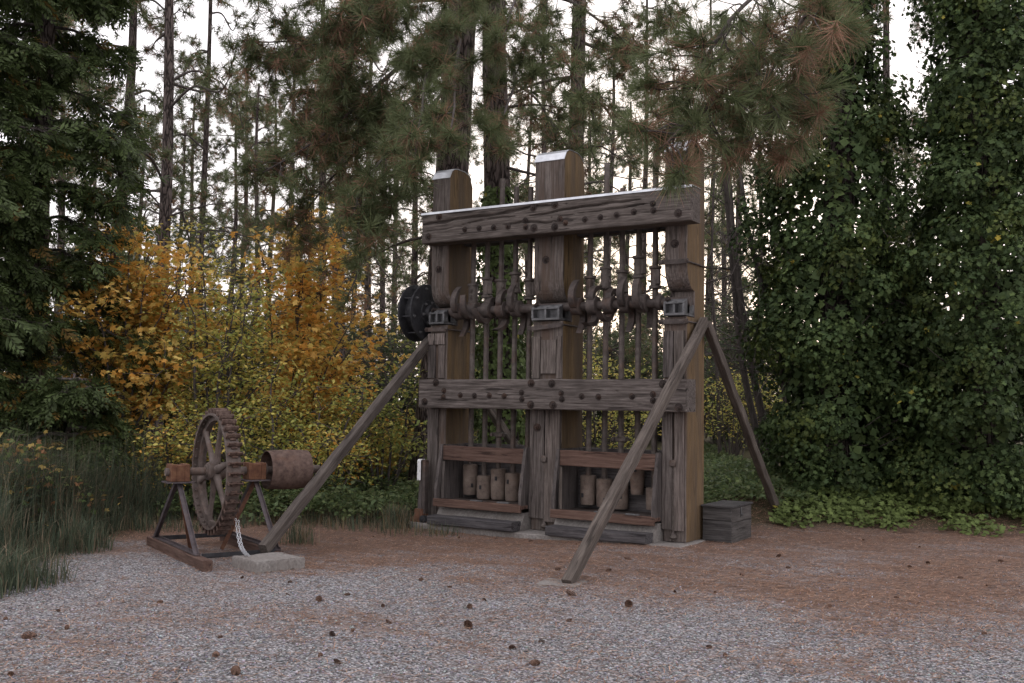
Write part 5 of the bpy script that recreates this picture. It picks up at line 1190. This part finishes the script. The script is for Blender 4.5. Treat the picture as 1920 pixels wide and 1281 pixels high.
# fallen pine needles
x, y, d, s = in_view(300000, 5.8, 19.0, -7, 8.5); lt = litter(x, y); m_ = (np.abs(s) < d*0.56 + 0.4) & (rng.random(len(x)) < np.clip(lt*1.1 - 0.08, 0.10, 1)*np.clip(1.25 - 0.03*d, 0, 1)); m_ &= ~((x > -0.45) & (x < 4.35) & (y > -0.42) & (y < 0.98)); x, y = x[m_], y[m_]; n = len(x)
P = pts3(x, y) + np.array([0, 0, 0.006]); an = rng.normal(-0.2, 0.9, n) + math.atan2(RXY[1], RXY[0]); dv = np.stack([np.cos(an), np.sin(an), rng.normal(0, 0.06, n)], 1); sv = np.stack([-np.sin(an), np.cos(an), np.zeros(n)], 1); L = rng.uniform(0.06, 0.17, n)[:, None]; bow = sv*rng.normal(0, 0.012, n)[:, None] + np.array([0, 0, 0.008]); w_ = 0.0028
V = np.stack([P - dv*L/2 - sv*w_, P - dv*L/2 + sv*w_, P + bow + sv*w_, P + bow - sv*w_, P + dv*L/2], 1).reshape(-1, 3); k = (np.arange(n)*5)[:, None]
cc = np.array([(0.32, 0.19, 0.13), (0.24, 0.135, 0.095), (0.42, 0.275, 0.195), (0.16, 0.095, 0.068)]); C_ = np.repeat(cc[rng.choice(4, n)]*rng.uniform(0.7, 1.3, (n, 1)), 5, 0)
tag(np_mesh('needle_litter', [(V, k + np.array([[0, 1, 2, 3]]), C_, 0), (V, k + np.array([[3, 2, 4]]), C_, 0)], [M_tint]), 'brown fallen pine needles strewn over the gravel', 'needles', kind='stuff')
# loose gravel stones
x, y, d, s = in_view(70000, 5.8, 12.5, -7, 7); m_ = (np.abs(s) < d*0.53 + 0.3) & (rng.random(len(x)) < np.clip(1.15 - litter(x, y), 0.06, 1)*np.clip(1.75 - 0.14*d, 0.1, 1)) & (green(x, y) < 0.4); x, y = x[m_], y[m_]; n = len(x)
tv = np.array([(1, 0, 0), (-1, 0, 0), (0.1, 0.9, 0.1), (-0.1, -0.9, 0), (0.2, 0.1, 0.6), (-0.15, 0.1, -0.6)]); tf = np.array([(0, 2, 4), (2, 1, 4), (1, 3, 4), (3, 0, 4), (2, 0, 5), (1, 2, 5), (3, 1, 5), (0, 3, 5)])
nrm = unit(rng.normal(0, 0.35, (n, 3)) + np.array([0, 0, 1.0])); dd = unit(np.cross(nrm, rng.normal(0, 1, (n, 3)))); fr_ = np.stack([dd, np.cross(nrm, dd), nrm], 2)
gcol = rng.choice([0.16, 0.24, 0.32, 0.4, 0.52], n, p=[.2, .28, .28, .18, .06])[:, None]*np.array([[0.98, 0.97, 1.03]])*rng.uniform(0.9, 1.1, (n, 3))
tag(np_mesh('gravel', [scatter(tv, tf, np.ones((6, 3)), pts3(x, y) + np.array([0, 0, 0.004]), fr_, rng.uniform(0.006, 0.0145, n), gcol)], [M_tint]), 'loose blue grey gravel stones over the yard', 'gravel', kind='stuff')
# pine cones
def cone_mesh(seed, open_=1.0):
    R = np.random.default_rng(seed); tv = []; tf = []; tc = []
    for k in range(70):
        u_ = (k + 0.5)/70; az_ = k*2.39996; r = 0.030*math.sin(PI*(0.12 + 0.8*u_))**0.8; z = -0.045 + 0.09*u_; o = np.array([math.cos(az_), math.sin(az_), 0]); sd = np.array([-math.sin(az_), math.cos(az_), 0]); b = len(tv); t_ = o*r*(1.0 + 0.35*open_) + np.array([0, 0, z + 0.016*open_])
        tv += [o*r*0.25 + np.array([0, 0, z]), t_ - sd*0.011, t_ + o*0.004 + np.array([0, 0, 0.004]), t_ + sd*0.011]; tf.append((b, b + 1, b + 2, b + 3)); c_ = np.array([0.13, 0.08, 0.06])*R.uniform(0.6, 1.4); tc += [c_*0.7, c_, c_*1.3, c_]
    return np.array(tv), np.array(tf), np.array(tc)
cm = []
for k in range(3):
    tv, tf, tc = cone_mesh(k, [1.0, 0.6, 0.2][k]); o = np_mesh('pine_cone', [(tv, tf, tc, 0)], [M_tint]); cm.append(o.data); bpy.data.objects.remove(o)
CN = [(58, 1198), (885//2, 1266), (1070, 1117), (1178, 1137), (877, 1176), (598, 1128), (650, 1117), (540, 1167 - 50), (454, 1085), (298, 1132), (108, 1148), (125, 1180), (10, 1163), (20, 1268), (412, 1197), (405, 1233), (622, 1193), (632, 1245), (718, 1138), (730, 1170), (790, 1090), (842, 1102), (880, 1141), (908, 1127), (662, 1185), (600, 1232),
      (996, 1017), (1081, 1022), (1176, 1050), (1045, 1070), (1140, 1072), (1265, 1111), (1341, 1113), (1084, 1082), (1066, 1166), (1016, 1207), (962, 1218), (1328, 1216), (1460, 1045), (1479, 1066), (1619, 1014), (1724, 1027), (1741, 1058), (1705, 1065), (1877, 1055), (1680, 1122), (1850, 1100), (1845, 1190), (1000, 1248), (1360, 1232), (1556, 1139), (545, 1093), (700, 1008), (668, 1015), (927, 1011), (860, 1010), (1800, 1085), (1390, 1080)]
cones = []
for k, (px, py) in enumerate(CN):
    q = gpt(px, py); o = bpy.data.objects.new('pine_cone', cm[k % 3]); link(o); s_ = rng.choice([0.34, 0.42, 0.5, 0.62]) if k > 5 else 0.85; o.scale = (s_, s_, s_*rng.uniform(1.0, 1.6)); o.location = (q[0], q[1], q[2] + 0.028*s_); o.rotation_euler = (PI/2 + rng.normal(0, 0.35), rng.uniform(0, 6), rng.uniform(0, 6))
    cones.append((o, px, py))
LM = [('foot of the front right brace', 1050, 1104), ('square concrete pad', 490, 1062), ('dark wooden box', 1355, 1025), ('right sill plank', 1140, 1018), ('left sill plank', 905, 997), ('bottom left picture corner', 0, 1281),
      ('bottom right picture corner', 1920, 1281), ('middle of the bottom picture edge', 960, 1281), ('ivy edge at the right', 1700, 1008), ('front of the tall rushes', 130, 1085)]
ORD = ['nearest', 'second nearest', 'third nearest', 'fourth nearest', 'fifth nearest', 'sixth nearest', 'seventh nearest', 'eighth nearest', 'ninth nearest', 'tenth nearest', 'eleventh nearest', 'twelfth nearest', 'thirteenth nearest']
by = {}
for o, px, py in cones:
    k = min(range(len(LM)), key=lambda q: (LM[q][1] - px)**2 + ((LM[q][2] - py)*2)**2)
    by.setdefault((k, px < LM[k][1]), []).append(((LM[k][1] - px)**2 + (LM[k][2] - py)**2, o))
for (k, left), lst in by.items():
    for r, (d_, o) in enumerate(sorted(lst, key=lambda q: q[0])):
        side = 'left' if left else 'right'
        tag(o, 'brown pine cone %s %s the %s' % (ORD[min(r, 12)], 'left of' if left else 'right of', LM[k][0]), 'pine cone', 'pine cones scattered over the yard')
